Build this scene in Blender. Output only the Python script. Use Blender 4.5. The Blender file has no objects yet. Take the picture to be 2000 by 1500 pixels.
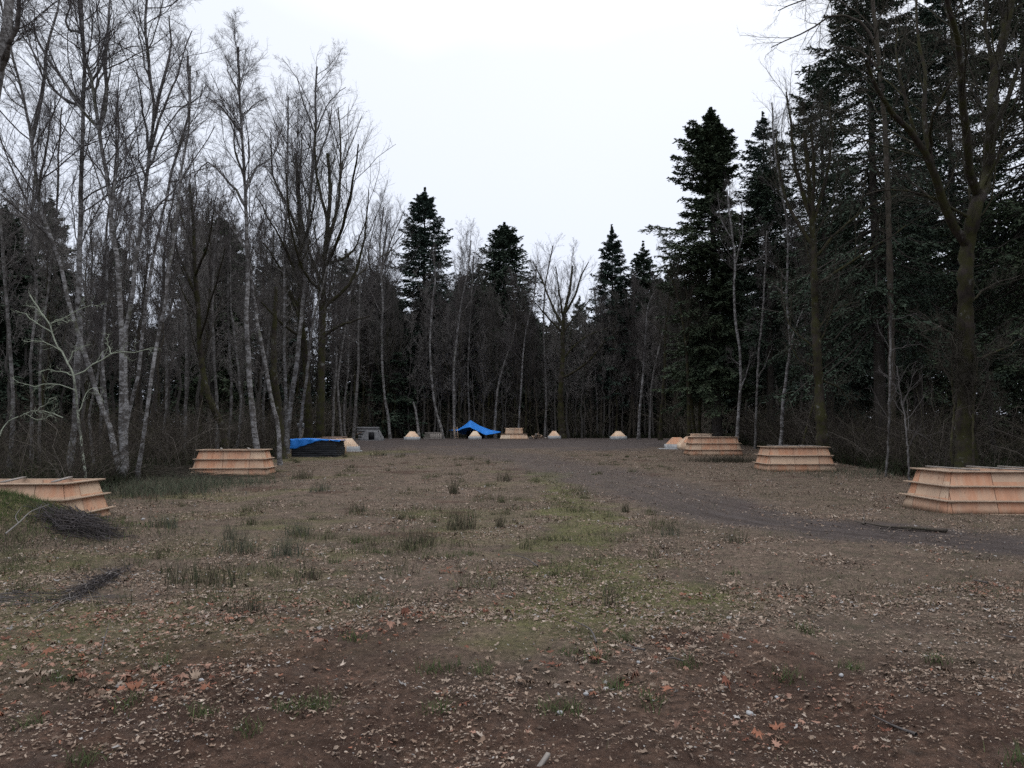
import bpy, math, numpy as np
from mathutils import Vector, Matrix
sc = bpy.context.scene
COL = sc.collection
R = math.radians
rng = np.random.default_rng(7)

# ------------------------------------------------------------------ camera model (photograph is 2000 x 1500)
F, H_EYE = 1400.0, 1.75
PITCH = math.atan(98.0 / F)
cp, sp = math.cos(PITCH), math.sin(PITCH)
def P(u, v, d):
    """point seen at photo pixel (u, v) standing d metres in front of the camera"""
    x = (u - 1000.0) / F; yv = (750.0 - v) / F
    wy = cp - sp * yv; wz = sp + cp * yv
    s = d / wy
    return np.array([x * s, d, H_EYE + wz * s])

# ------------------------------------------------------------------ noise and terrain
_perm = np.random.default_rng(3).random((256, 256))
def vnoise(x, y):
    x = np.asarray(x, float); y = np.asarray(y, float)
    xi = np.floor(x).astype(int); yi = np.floor(y).astype(int)
    fx = x - xi; fy = y - yi
    fx = fx * fx * (3 - 2 * fx); fy = fy * fy * (3 - 2 * fy)
    a = _perm[xi & 255, yi & 255]; b = _perm[(xi + 1) & 255, yi & 255]
    c = _perm[xi & 255, (yi + 1) & 255]; d = _perm[(xi + 1) & 255, (yi + 1) & 255]
    return (a * (1 - fx) + b * fx) * (1 - fy) + (c * (1 - fx) + d * fx) * fy
def fbm(x, y, o=4):
    s = 0; a = 0.5
    for k in range(o):
        s = s + a * vnoise(x * 2 ** k + 17.3 * k, y * 2 ** k + 5.1 * k); a *= 0.5
    return s
_py = np.array([-400, 0, 5, 10, 20, 28, 36, 50, 62, 75, 90, 130, 400.])
_pz = np.array([0, 0, -.03, -.18, -.47, -.36, -.15, .25, .72, 1.20, 1.32, 1.5, 1.6])
_ty = np.arange(-420, 420, .5)
_tz = np.interp(_ty, _py, _pz)
_tz = np.convolve(np.pad(_tz, 8, 'edge'), np.ones(17) / 17, 'valid')
TRACK = [(26, 6.5), (16, 8.8), (9.3, 12.6), (6.4, 17.5), (5.2, 27), (3.2, 38), (0, 50), (-5, 58)]
def seg_dist(x, y, pts):
    x = np.asarray(x, float); y = np.asarray(y, float)
    best = np.full(np.broadcast(x, y).shape, 1e9)
    for (ax, ay), (bx, by) in zip(pts[:-1], pts[1:]):
        dx, dy = bx - ax, by - ay
        t = np.clip(((x - ax) * dx + (y - ay) * dy) / (dx * dx + dy * dy), 0, 1)
        best = np.minimum(best, np.hypot(x - ax - t * dx, y - ay - t * dy))
    return best
def smooth(a, b, x):
    t = np.clip((x - a) / (b - a), 0, 1); return t * t * (3 - 2 * t)
def masks(x, y):
    x = np.asarray(x, float); y = np.asarray(y, float)
    n = fbm(x * .35, y * .35)
    td = seg_dist(x, y, TRACK) + (n - .5) * 2.4 + (fbm(x * 1.9, y * 1.9) - .47) * 1.1
    wid = 1.75 + .7 * smooth(8, 14, x) + 1.2 * smooth(18, 34, y)
    track = 1 - smooth(wid * .45, wid * 1.4, td)
    track = track * (1 - .3 * smooth(16, 30, y))
    far = smooth(50, 62, y + (n - .5) * 16 + (fbm(x * .9, y * .9) - .47) * 8) * (1 - smooth(16, 21, np.abs(x)))
    track = np.maximum(track, far)
    soil = 1 - smooth(4.2, 7.5, y + (fbm(x * .5 + 9, y * .5) - .5) * 6 - .1 * x)
    soil = np.maximum(soil, .8 * smooth(.62, .72, fbm(x * .6 + 40, y * .6 + 3)))
    ms = seg_dist(x, y, [(1.7, 36), (1.9, 24), (1.35, 14), (1.3, 9), (.3, 7.2)])
    moss = (1 - smooth(.25, 1.3, ms + (fbm(x * .8, y * .8 + 20) - .5) * 3.4))
    moss = np.maximum(moss, .6 * smooth(-.8, -2.6, x) * smooth(4.8, 6.2, y) * smooth(17, 11, y) * smooth(.36, .56, fbm(x * .7, y * .9 + 33)))
    moss = np.maximum(moss, smooth(1.3, .6, np.hypot((x + 11.6) / 2.0, (y - 15.3) / 1.3)))
    moss = np.maximum(moss, .75 * smooth(.52, .66, fbm(x * .22 + 70, y * .3)) * smooth(2, -3, x))
    return track, soil, moss
def gz(x, y):
    x = np.asarray(x, float); y = np.asarray(y, float)
    z = np.interp(y, _ty, _tz)
    z = z - .17 * smooth(-6, -12, x) * smooth(8, 18, y) * smooth(34, 24, y)
    z = z + .98 * np.exp(-(((x + 11.3) / 2.3) ** 2 + ((y - 15.4) / 1.2) ** 2))
    z = z + .10 * (fbm(x * .25, y * .25) - .47) * smooth(70, 40, y) + .06 * (fbm(x * .9, y * .9) - .47) + .035 * (fbm(x * 3.1, y * 3.1) - .47)
    td = seg_dist(x, y, TRACK)
    rut = np.exp(-((td - .85) / .22) ** 2)
    near = smooth(26, 6, y) * smooth(-2, 1.5, y)
    z = z + near * (.075 * (fbm(x * 6.5, y * 6.5) - .45) + .07 * (fbm(x * 2.2 + 5, y * 2.2) - .45) + .02 * (vnoise(x * 26, y * 26) - .5))
    z = z - .11 * rut * (.5 + fbm(x * .7, y * .7)) * smooth(60, 50, y)
    for (mx, my, h, s) in ((.75, 4.0, .10, .45), (.1, 3.75, .09, .4), (2.0, 4.9, -.06, .5), (-.4, 4.4, -.05, .5), (-3.1, 5.0, -.08, .7)):
        z = z + h * np.exp(-((x - mx) ** 2 + (y - my) ** 2) / s ** 2)
    return z
def G(u, v, dmin=2.5, dmax=130):
    """ground point under photo pixel"""
    d = np.geomspace(dmin, dmax, 1500)
    yv = (750.0 - v) / F; k = d / (cp - sp * yv)
    x = (u - 1000.0) / F * k; z = H_EYE + (sp + cp * yv) * k
    g = gz(x, d); hit = np.nonzero(z <= g)[0]
    i = hit[0] if len(hit) else len(d) - 1
    return np.array([x[i], d[i], g[i]])
def at(u, d):
    """point on the ground in photo column u, d metres away"""
    x = (u - 1000.0) / F * d * 1.0
    return np.array([x, d, float(gz(x, d))])

# ------------------------------------------------------------------ mesh building
def nrm(a):
    return a / np.maximum(np.linalg.norm(a, axis=-1, keepdims=True), 1e-9)
class Buf:
    def __init__(s): s.V = []; s.Q = []; s.T = []; s.n = 0; s.A = {}
    def add(s, V, Q=None, T=None, **attrs):
        V = np.asarray(V, float).reshape(-1, 3)
        s.V.append(V)
        if Q is not None: s.Q.append(np.asarray(Q, int).reshape(-1, 4) + s.n)
        if T is not None: s.T.append(np.asarray(T, int).reshape(-1, 3) + s.n)
        for k, a in attrs.items():
            s.A.setdefault(k, []).append(np.broadcast_to(np.asarray(a, float), (len(V),) + ((4,) if k == 'col' else ())) if np.ndim(a) < (2 if k == 'col' else 1) else np.asarray(a, float))
        s.n += len(V); return s
    def box(s, x0, x1, y0, y1, z0, z1, M=None, **at_):
        V = np.array([[x, y, z] for z in (z0, z1) for y in (y0, y1) for x in (x0, x1)], float)
        if M is not None: V = V @ np.array(M)[:3, :3].T + np.array(M)[:3, 3]
        return s.add(V, Q=[[0, 2, 3, 1], [4, 5, 7, 6], [0, 1, 5, 4], [2, 6, 7, 3], [0, 4, 6, 2], [1, 3, 7, 5]], **at_)
    def bar(s, a, b, w, h, **at_):
        a = np.array(a, float); b = np.array(b, float); t = nrm(b - a)
        up = np.array([0, 0, 1.]) if abs(t[2]) < .95 else np.array([0, 1., 0])
        r = nrm(np.cross(t, up)); n = np.cross(r, t)
        V = [p + r * sx * w / 2 + n * sz * h / 2 for p in (a, b) for sx, sz in ((-1, -1), (1, -1), (1, 1), (-1, 1))]
        return s.add(V, Q=[[0, 1, 2, 3], [7, 6, 5, 4], [0, 4, 5, 1], [1, 5, 6, 2], [2, 6, 7, 3], [3, 7, 4, 0]], **at_)
    def tubes(s, paths, radii, sides=5, cap=False, **at_):
        paths = np.asarray(paths, float); radii = np.asarray(radii, float)
        N, K, _ = paths.shape
        t = nrm(np.gradient(paths, axis=1))
        m = nrm(t.mean(1)); ref = np.where(np.abs(m[:, 2:3]) < .8, [[0, 0, 1.]], [[1., 0, 0]])
        n = nrm(np.cross(t, ref[:, None, :])); b = np.cross(t, n)
        a = np.arange(sides) / sides * 2 * np.pi
        V = paths[:, :, None, :] + radii[:, :, None, None] * (n[:, :, None, :] * np.cos(a)[None, None, :, None] + b[:, :, None, :] * np.sin(a)[None, None, :, None])
        base = (np.arange(N) * K * sides)[:, None, None] + (np.arange(K - 1) * sides)[None, :, None]
        i = np.arange(sides)[None, None, :]; j = (i + 1) % sides
        Q = np.stack([base + i, base + j, base + sides + j, base + sides + i], -1)
        thick = np.repeat(radii.reshape(-1), sides)
        return s.add(V, Q=Q, thick=thick, **at_)
    def build(s, name, mat, parent=None, origin=None, smooth=False):
        V = np.concatenate(s.V) if s.V else np.zeros((0, 3))
        if origin is not None: V = V - np.asarray(origin, float)
        Q = np.concatenate(s.Q) if s.Q else np.zeros((0, 4), int)
        T = np.concatenate(s.T) if s.T else np.zeros((0, 3), int)
        me = bpy.data.meshes.new(name)
        me.vertices.add(len(V)); me.vertices.foreach_set('co', V.astype(np.float32).ravel())
        me.loops.add(Q.size + T.size); me.loops.foreach_set('vertex_index', np.concatenate([Q.ravel(), T.ravel()]).astype(np.int32))
        nq, ntr = len(Q), len(T)
        me.polygons.add(nq + ntr)
        me.polygons.foreach_set('loop_start', np.concatenate([np.arange(nq) * 4, nq * 4 + np.arange(ntr) * 3]).astype(np.int32))
        me.polygons.foreach_set('loop_total', np.concatenate([np.full(nq, 4), np.full(ntr, 3)]).astype(np.int32))
        if smooth: me.polygons.foreach_set('use_smooth', np.ones(nq + ntr, bool))
        me.update(calc_edges=True)
        for k, lst in s.A.items():
            a = np.concatenate(lst)
            if len(a) != len(V): continue
            if k == 'col':
                at_ = me.attributes.new('col', 'FLOAT_COLOR', 'POINT'); at_.data.foreach_set('color', a.astype(np.float32).ravel())
            else:
                at_ = me.attributes.new(k, 'FLOAT', 'POINT'); at_.data.foreach_set('value', a.astype(np.float32).ravel())
        if mat is not None: me.materials.append(mat)
        o = bpy.data.objects.new(name, me); COL.objects.link(o)
        if parent is not None: o.parent = parent
        elif origin is not None: o.location = Vector(origin)
        return o
def tag(o, label=None, cat=None, group=None, kind=None):
    if label: o['label'] = label
    if cat: o['category'] = cat
    if group: o['group'] = group
    if kind: o['kind'] = kind
    return o
def thing(name, label, cat, loc=(0, 0, 0), rz=0, group=None):
    o = bpy.data.objects.new(name, None); COL.objects.link(o)
    o.location = Vector(loc); o.rotation_euler = (0, 0, rz); o.empty_display_size = .3
    return tag(o, label, cat, group)
def dup(root, loc, rz=0, scale=1, label=None, group=None, cat=None):
    r = root.copy(); COL.objects.link(r); r.location = Vector(loc); r.rotation_euler = (0, 0, rz)
    r.scale = (scale, scale, scale) if np.ndim(scale) == 0 else scale
    if label: r['label'] = label
    if cat: r['category'] = cat
    if group: r['group'] = group
    elif 'group' in r: del r['group']
    for ch in root.children:
        c = ch.copy(); COL.objects.link(c); c.parent = r
        for g in ch.children:
            d = g.copy(); COL.objects.link(d); d.parent = c
    return r
def spline(pts, K):
    pts = np.asarray(pts, float)
    if len(pts) == 2: return pts[0] + (pts[1] - pts[0]) * np.linspace(0, 1, K)[:, None]
    s = np.r_[0, np.cumsum(np.linalg.norm(np.diff(pts, axis=0), axis=1))]
    m = np.gradient(pts, s, axis=0)
    q = np.linspace(0, s[-1], K); i = np.clip(np.searchsorted(s, q, 'right') - 1, 0, len(s) - 2)
    h = (s[i + 1] - s[i])[:, None]; t = ((q - s[i])[:, None]) / h
    return (2*t**3-3*t**2+1)*pts[i] + (t**3-2*t**2+t)*h*m[i] + (-2*t**3+3*t**2)*pts[i+1] + (t**3-t**2)*h*m[i+1]

# ------------------------------------------------------------------ materials
class NT:
    def __init__(s, name):
        s.m = bpy.data.materials.new(name); s.m.use_nodes = True; s.t = s.m.node_tree
        s.b = s.t.nodes['Principled BSDF']; s.set(s.b, 'Roughness', .9); s.set(s.b, 'Specular IOR Level', .15)
    def set(s, n, k, v):
        sock = n.inputs[k]
        if isinstance(v, bpy.types.NodeSocket): s.t.links.new(v, sock)
        else: sock.default_value = (*v, 1) if isinstance(v, tuple) and len(v) == 3 and sock.type == 'RGBA' else v
    def nd(s, ty, _p=None, **kw):
        n = s.t.nodes.new(ty)
        for k, v in (_p or {}).items(): setattr(n, k, v)
        for k, v in kw.items():
            s.set(n, int(k[1:]) if k[0] == '_' and k[1:].isdigit() else k.replace('_', ' '), v)
        return n
    def obj(s, scale=(1, 1, 1)):
        c = s.nd('ShaderNodeTexCoord').outputs['Object']
        return s.nd('ShaderNodeMapping', Vector=c, Scale=scale).outputs[0]
    def noise(s, vec, sc_, det=4, rough=.6): return s.nd('ShaderNodeTexNoise', Vector=vec, Scale=sc_, Detail=det, Roughness=rough).outputs[0]
    def attr(s, n): return s.nd('ShaderNodeAttribute', {'attribute_name': n})
    def ramp(s, f, a, b): return s.nd('ShaderNodeMapRange', Value=f, From_Min=a, From_Max=b).outputs[0]
    def math(s, op, a, b=0.): return s.nd('ShaderNodeMath', {'operation': op}, _0=a, _1=b).outputs[0]
    def mix(s, f, a, b, bt='MIX'):
        n = s.t.nodes.new('ShaderNodeMix'); n.data_type = 'RGBA'; n.blend_type = bt
        for k, v in ((0, f), (6, a), (7, b)):
            if isinstance(v, bpy.types.NodeSocket): s.t.links.new(v, n.inputs[k])
            else: n.inputs[k].default_value = (*v, 1) if isinstance(v, tuple) and len(v) == 3 else v
        return n.outputs[2]
    def bump(s, h, st=.5, dist=.02): s.set(s.b, 'Normal', s.nd('ShaderNodeBump', Strength=st, Distance=dist, Height=h).outputs[0])
    def col(s, c): s.set(s.b, 'Base Color', c); return s
    def rnd(s): return s.nd('ShaderNodeObjectInfo').outputs['Random']
def m_vcol(name, amt=.35, sc_=9, rough=.9):
    n = NT(name); c = n.attr('col').outputs['Color']
    f = n.ramp(n.noise(n.obj(), sc_), .3, .7)
    n.col(n.mix(n.math('MULTIPLY', f, amt), c, (.02, .017, .015))); n.set(n.b, 'Roughness', rough); return n.m
def m_alder(name, pale=(.255, .25, .252), dark=(.035, .032, .03), moss=.5, tw=(.075, .066, .066)):
    n = NT(name); th = n.attr('thick').outputs['Fac']
    o = n.obj((1, 1, 1.5)); a = n.ramp(n.noise(o, 2.2, 6, .85), .46, .56)
    band = n.ramp(n.noise(n.obj((1.2, 1.2, 5)), 1.9, 5, .8), .55, .62)
    c = n.mix(a, (.07, .064, .06), pale)
    c = n.mix(band, c, dark)
    mo = n.ramp(n.noise(n.obj((1, 1, .5)), 1.1, 4), .58, .68)
    c = n.mix(n.math('MULTIPLY', mo, moss), c, (.055, .06, .025))
    thin = n.ramp(th, .045, .014)
    c = n.mix(thin, c, tw)  # thin limbs take the twig colour; alders' backlit darkness is put into it
    n.col(c); n.bump(n.noise(o, 12), .5, .01); return n.m
def m_bark(name, a=(.016, .013, .011), b=(.046, .037, .031), moss=(.034, .035, .009), amt=.5, zs=.35, twig=(.085, .072, .063)):
    n = NT(name); th = n.attr('thick').outputs['Fac']
    f = n.ramp(n.noise(n.obj((1, 1, zs)), 5, 6, .7), .35, .65)
    c = n.mix(f, a, b)
    mo = n.ramp(n.noise(n.obj(), 1.7, 5, .7), .42, .58)
    c = n.mix(n.math('MULTIPLY', mo, amt), c, moss)
    li = n.ramp(n.noise(n.obj((1, 1, .6)), 2.9, 5, .75), .60, .66)
    c = n.mix(n.math('MULTIPLY', li, .7), c, (.15, .15, .14))
    c = n.mix(n.ramp(th, .03, .008), c, twig)
    n.col(c); n.bump(n.noise(n.obj((1, 1, zs)), 16), .8, .02); return n.m
def m_needles(name, a, b):
    n = NT(name)
    f = n.ramp(n.noise(n.obj(), .9, 4, .7), .35, .65)
    c = n.mix(f, a, b)
    f2 = n.ramp(n.noise(n.obj(), 6, 2), .35, .7)
    c = n.mix(n.math('MULTIPLY', f2, .5), c, (.038, .05, .034))
    n.col(c); n.set(n.b, 'Roughness', .75); return n.m
def m_ply(name, base=(.60, .335, .215), pale=(.57, .415, .295), tint=1.0):
    n = NT(name); u = n.attr('pu').outputs['Fac']; v = n.attr('pv').outputs['Fac']
    su = n.math('DIVIDE', u, 1.22); fl = n.math('FLOOR', su)
    inf = n.nd('ShaderNodeObjectInfo').outputs['Random']
    cell = n.nd('ShaderNodeCombineXYZ', X=fl, Y=n.math('FLOOR', n.math('DIVIDE', v, .44)), Z=n.math('MULTIPLY', inf, 37.)).outputs[0]
    wn = n.nd('ShaderNodeTexWhiteNoise', Vector=cell).outputs['Value']
    pos = n.nd('ShaderNodeCombineXYZ', X=n.math('ADD', n.math('MULTIPLY', u, 6.), n.math('MULTIPLY', inf, 50.)), Y=n.math('MULTIPLY', v, .9), Z=fl).outputs[0]
    g = n.ramp(n.noise(pos, 1.3, 6, .65), .3, .7)
    c = n.mix(g, base, (base[0] * .84, base[1] * .75, base[2] * .68))
    c = n.mix(n.ramp(wn, .55, .9), c, pale)
    broad = n.nd('ShaderNodeCombineXYZ', X=n.math('MULTIPLY', u, 1.6), Y=n.math('MULTIPLY', v, .5), Z=n.math('ADD', fl, inf)).outputs[0]
    c = n.mix(n.math('MULTIPLY', n.ramp(n.noise(broad, 1.7, 3), .45, .62), .6), c, pale)
    vo = n.nd('ShaderNodeTexVoronoi', Vector=n.nd('ShaderNodeCombineXYZ', X=n.math('MULTIPLY', u, 4.), Y=n.math('MULTIPLY', v, 2.2), Z=inf).outputs[0], Scale=1.).outputs['Distance']
    c = n.mix(n.ramp(vo, .10, .05), c, (.2, .10, .06))
    fr = n.math('ABSOLUTE', n.math('SUBTRACT', n.math('FRACT', su), .5))
    c = n.mix(n.ramp(fr, .489, .496), c, (.12, .06, .04))
    st = n.ramp(n.noise(n.nd('ShaderNodeCombineXYZ', X=n.math('MULTIPLY', u, 5.), Y=n.math('MULTIPLY', v, .6), Z=3.).outputs[0], 1.4, 4), .55, .75)
    c = n.mix(n.math('MULTIPLY', st, .35), c, (.25, .15, .11))
    dirt = n.math('MULTIPLY', n.ramp(n.math('ADD', v, n.math('MULTIPLY', n.noise(n.obj(), 5, 4), .25)), .30, .10), .55)
    c = n.mix(dirt, c, (.11, .085, .068))
    wv = n.ramp(n.noise(n.obj(), .9, 4), .42, .62); c = n.mix(n.math('MULTIPLY', wv, .35), c, (.30, .225, .175))
    if tint != 1: c = n.mix(1., c, (tint, tint, tint), 'MULTIPLY')
    n.col(c); n.set(n.b, 'Roughness', .7); return n.m
def m_plain(name, a, b, sc_=6, rough=.8, stretch=(1, 1, 1), bump=0):
    n = NT(name); f = n.ramp(n.noise(n.obj(stretch), sc_, 5), .35, .65)
    n.col(n.mix(f, a, b)); n.set(n.b, 'Roughness', rough)
    if bump: n.bump(n.noise(n.obj(stretch), sc_ * 3), bump, .01)
    return n.m
M = {}
M['alder'] = m_alder('alder_bark')
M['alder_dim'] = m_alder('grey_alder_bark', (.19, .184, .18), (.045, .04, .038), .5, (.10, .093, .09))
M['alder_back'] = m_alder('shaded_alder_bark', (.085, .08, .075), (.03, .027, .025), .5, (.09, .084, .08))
M['twig_moss'] = m_bark('dark_mossy_twigs', (.02, .017, .013), (.05, .043, .034), moss=(.045, .045, .015), amt=.6, twig=(.048, .043, .034))
M['lichen'] = m_alder('lichen_bark', (.33, .36, .29), (.15, .16, .12), .25, (.28, .31, .24))
M['maple'] = m_bark('mossy_maple_bark', amt=.75)
M['brown'] = m_bark('brown_bark', (.035, .03, .026), (.08, .065, .055), amt=.3)
M['fir_bark'] = m_bark('fir_bark', (.035, .03, .028), (.075, .065, .06), amt=.2, twig=(.04, .035, .03))
M['twig'] = m_bark('grey_twigs', (.06, .052, .048), (.10, .09, .083), amt=.1, twig=(.085, .076, .074))
M['twig_grey'] = m_bark('pale_grey_twigs', (.14, .13, .124), (.21, .197, .188), amt=.15, twig=(.19, .176, .168))
M['twig_brown'] = m_bark('brown_twigs', (.04, .034, .028), (.08, .068, .055), amt=.45, twig=(.10, .093, .086))
M['needle'] = m_needles('fir_needles', (.066, .090, .060), (.040, .062, .046))
M['needle_b'] = m_needles('bluish_fir_needles', (.056, .080, .064), (.036, .058, .048))
M['needle_g'] = m_needles('green_fir_needles', (.078, .100, .056), (.048, .070, .044))
M['ply'] = m_ply('plywood')
M['ply_pale'] = m_ply('pale_plywood', (.72, .50, .35), (.74, .59, .44))
M['lumber'] = m_plain('raw_lumber', (.48, .355, .26), (.33, .245, .185), 5, .8, (1, 6, 6))
M['grey_board'] = m_plain('weathered_board', (.30, .27, .245), (.19, .17, .155), 5, .8, (1, 5, 5))
M['concrete'] = m_plain('concrete', (.42, .425, .43), (.32, .325, .33), 4, .9, bump=.3)
M['dull_concrete'] = m_plain('dull_concrete', (.20, .20, .205), (.12, .12, .125), 4, .9, bump=.3)
M['tarp'] = m_plain('blue_tarp', (.035, .22, .68), (.025, .17, .55), 3, .45)
M['black_wrap'] = m_plain('black_wrap', (.012, .013, .016), (.035, .037, .042), 5, .45, (1, 1, 9), .6)
M['black'] = m_plain('shade_black', (.008, .008, .009), (.015, .015, .017), 5)  # near-black for unlit interiors, their shade put into the colour
M['vcol'] = m_vcol('litter')
M['grass'] = m_vcol('grass_blades', .2)
M['stone'] = m_plain('stone', (.36, .36, .37), (.22, .22, .22), 7, .9, bump=.5)
M['metal'] = m_plain('dull_metal', (.34, .35, .37), (.22, .23, .25), 5, .5)
# ------------------------------------------------------------------ bare trees
def grow(par, prad, n, t0, t1, lf, ang, up, wig, K, g, rf=.55, rmin=.005, shrink=.55, lmin=.15):
    N, Kp, _ = par.shape
    Lp = np.linalg.norm(np.diff(par, axis=1), axis=2).sum(1)
    idx = np.repeat(np.arange(N), n); m = N * n
    t = t0 + (t1 - t0) * ((np.tile(np.arange(n), N) + g.random(m)) / n)
    f = t * (Kp - 1); i = np.minimum(f.astype(int), Kp - 2); w = (f - i)[:, None]
    pos = par[idx, i] * (1 - w) + par[idx, i + 1] * w
    tan = nrm(par[idx, i + 1] - par[idx, i]); r = prad[idx, i] * (1 - w[:, 0]) + prad[idx, i + 1] * w[:, 0]
    perp = nrm(np.cross(tan, g.normal(size=(m, 3))))
    a = g.normal(ang, .22, m)[:, None]
    d = nrm(np.cos(a) * tan + np.sin(a) * perp + np.array([0, 0, up * 1.2]))
    L = np.maximum(Lp[idx] * lf * (1 - shrink * t) * g.uniform(.6, 1.35, m), lmin)
    path = np.empty((m, K, 3)); path[:, 0] = pos
    for k in range(1, K):
        d = nrm(d + wig * g.normal(size=(m, 3)) + np.array([0, 0, up]))
        path[:, k] = path[:, k - 1] + d * (L / (K - 1))[:, None]
    r0 = np.clip(np.minimum(r * rf, L * .0068 + .003), rmin, None)
    rad = r0[:, None] * np.linspace(1, .42, K)[None]; rad = np.maximum(rad, rmin * .75)
    return path, rad
def trunk_path(pts, K=22, jit=.02, g=rng):
    p = spline(pts, K); j = g.normal(size=p.shape) * jit; j[0] = 0
    return p + j
def bare_parts(trunk, r0, r1, limbs=(), g=rng, n_limb=18, t0=.4, limb_len=.26, ang=.75, up=.10, levels=(7, 6, 4), wig=.13, flare=1.35, rmin=.006, l2=.48, sides=10, lump=.05, shrink=.5):
    """returns (wood buffer, twig buffer)"""
    K = len(trunk); s = np.linspace(0, 1, K)
    rad = r0 + (r1 - r0) * s ** .85; rad = rad * (1 + (flare - 1) * np.exp(-s * 22)) * (1 + lump * g.normal(size=K))
    wood = Buf(); twig = Buf()
    wood.tubes(trunk[None], rad[None], sides)
    P1, R1 = [], []
    if n_limb:
        p, r = grow(trunk[None], rad[None], n_limb, t0, .985, limb_len, ang, up, wig, 9, g, shrink=shrink, rmin=rmin * 1.6)
        P1.append(p); R1.append(r)
    for (lp, lr) in limbs:
        p = spline(lp, 9) + np.r_[np.zeros((1, 3)), g.normal(size=(8, 3)) * .03]; P1.append(p[None]); R1.append((lr * np.linspace(1, .3, 9))[None])
    if not P1: return wood, twig
    P1 = np.concatenate(P1); R1 = np.concatenate(R1)
    wood.tubes(P1, R1, 6)
    lead = trunk[-8:] if K > 9 else trunk
    ext = spline(np.array([trunk[int(K * .7)], trunk[int(K * .85)], trunk[-1]]), 9)
    P1x = np.concatenate([P1, ext[None]]); R1x = np.concatenate([R1, np.full((1, 9), r1 * 1.4)])
    if levels[0]:
        P2, R2 = grow(P1x, R1x, levels[0], .2, .98, l2, .7, up * .9, wig * 1.1, 6, g, rmin=rmin); twig.tubes(P2, R2, 4)
        if len(levels) > 1 and levels[1]:
            P3, R3 = grow(P2, R2, levels[1], .15, 1, .5, .7, up * .7, wig * 1.2, 4, g, rmin=rmin * .8); twig.tubes(P3, R3, 3)
            if len(levels) > 2 and levels[2]:
                P4, R4 = grow(P3, R3, levels[2], .15, 1, .55, .7, up * .5, wig * 1.2, 3, g, rmin=rmin * .62); twig.tubes(P4, R4, 3)
    return wood, twig
def tree_thing(name, label, cat, base, wood, twig, mw, mt, group=None):
    root = thing(name, label, cat, base, 0, group)
    wood.build('trunk', mw, root, origin=base, smooth=True)
    if twig.n: twig.build('crown', mt, root, origin=base)
    return root
def px(pts, d, wob=.0, g=rng):
    """photo trace at distance d, the depth wandering a little so the tree is round, not flat"""
    dd = d + (np.cumsum(g.normal(size=len(pts))) * wob if wob else np.zeros(len(pts)))
    out = np.array([P(u, v, q) for (u, v), q in zip(pts, dd)])
    return out
def rooted(pts, d, wob=.25, g=rng):
    """trace whose first point is set onto the ground"""
    p = px(pts, d, wob, g); b = p[0].copy(); b[2] = float(gz(b[0], b[1])) - .06
    p[0] = b
    if p[1][2] < b[2] + .4: p = np.delete(p, 1, 0)
    return p
def traced_tree(name, label, pts, d, w0, w1, limbs=(), mat='alder', tm='twig', group=None, cat='tree', wob=.25, seed=0, **kw):
    """pts from the base up in photo pixels; w0, w1 trunk widths in pixels; limbs as pixel traces with a width"""
    g = np.random.default_rng(100 + seed)
    tp = rooted(pts, d, wob, g); base = tp[0].copy()
    tr = trunk_path(tp, kw.pop('K', 30), .015, g)
    L = []
    for lp, lw in limbs:
        q = px(lp, d, .0, g); 
        k = np.argmin(np.linalg.norm((tr - q[0])[:, [0, 2]], axis=1)); off = tr[k, 1] - q[0, 1]
        if np.linalg.norm((tr[k] - q[0])[[0, 2]]) < 1.5: q[0] = tr[k]
        sl = g.normal() * .35
        n_ = len(q)
        for i in range(1, n_):
            qq = P(*lp[i], d + off + sl * np.linalg.norm(q[i] - q[0]) ); q[i] = qq
        L.append((q, lw / F * d / 2))
    wood, twig = bare_parts(tr, w0 * (.66 if mat[0] == 'a' else .95) / F * d / 2, max(w1 / F * d / 2, .015), L, g, **kw)
    return tree_thing(name, label, cat, base, wood, twig, M[mat], M[tm], group)

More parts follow.
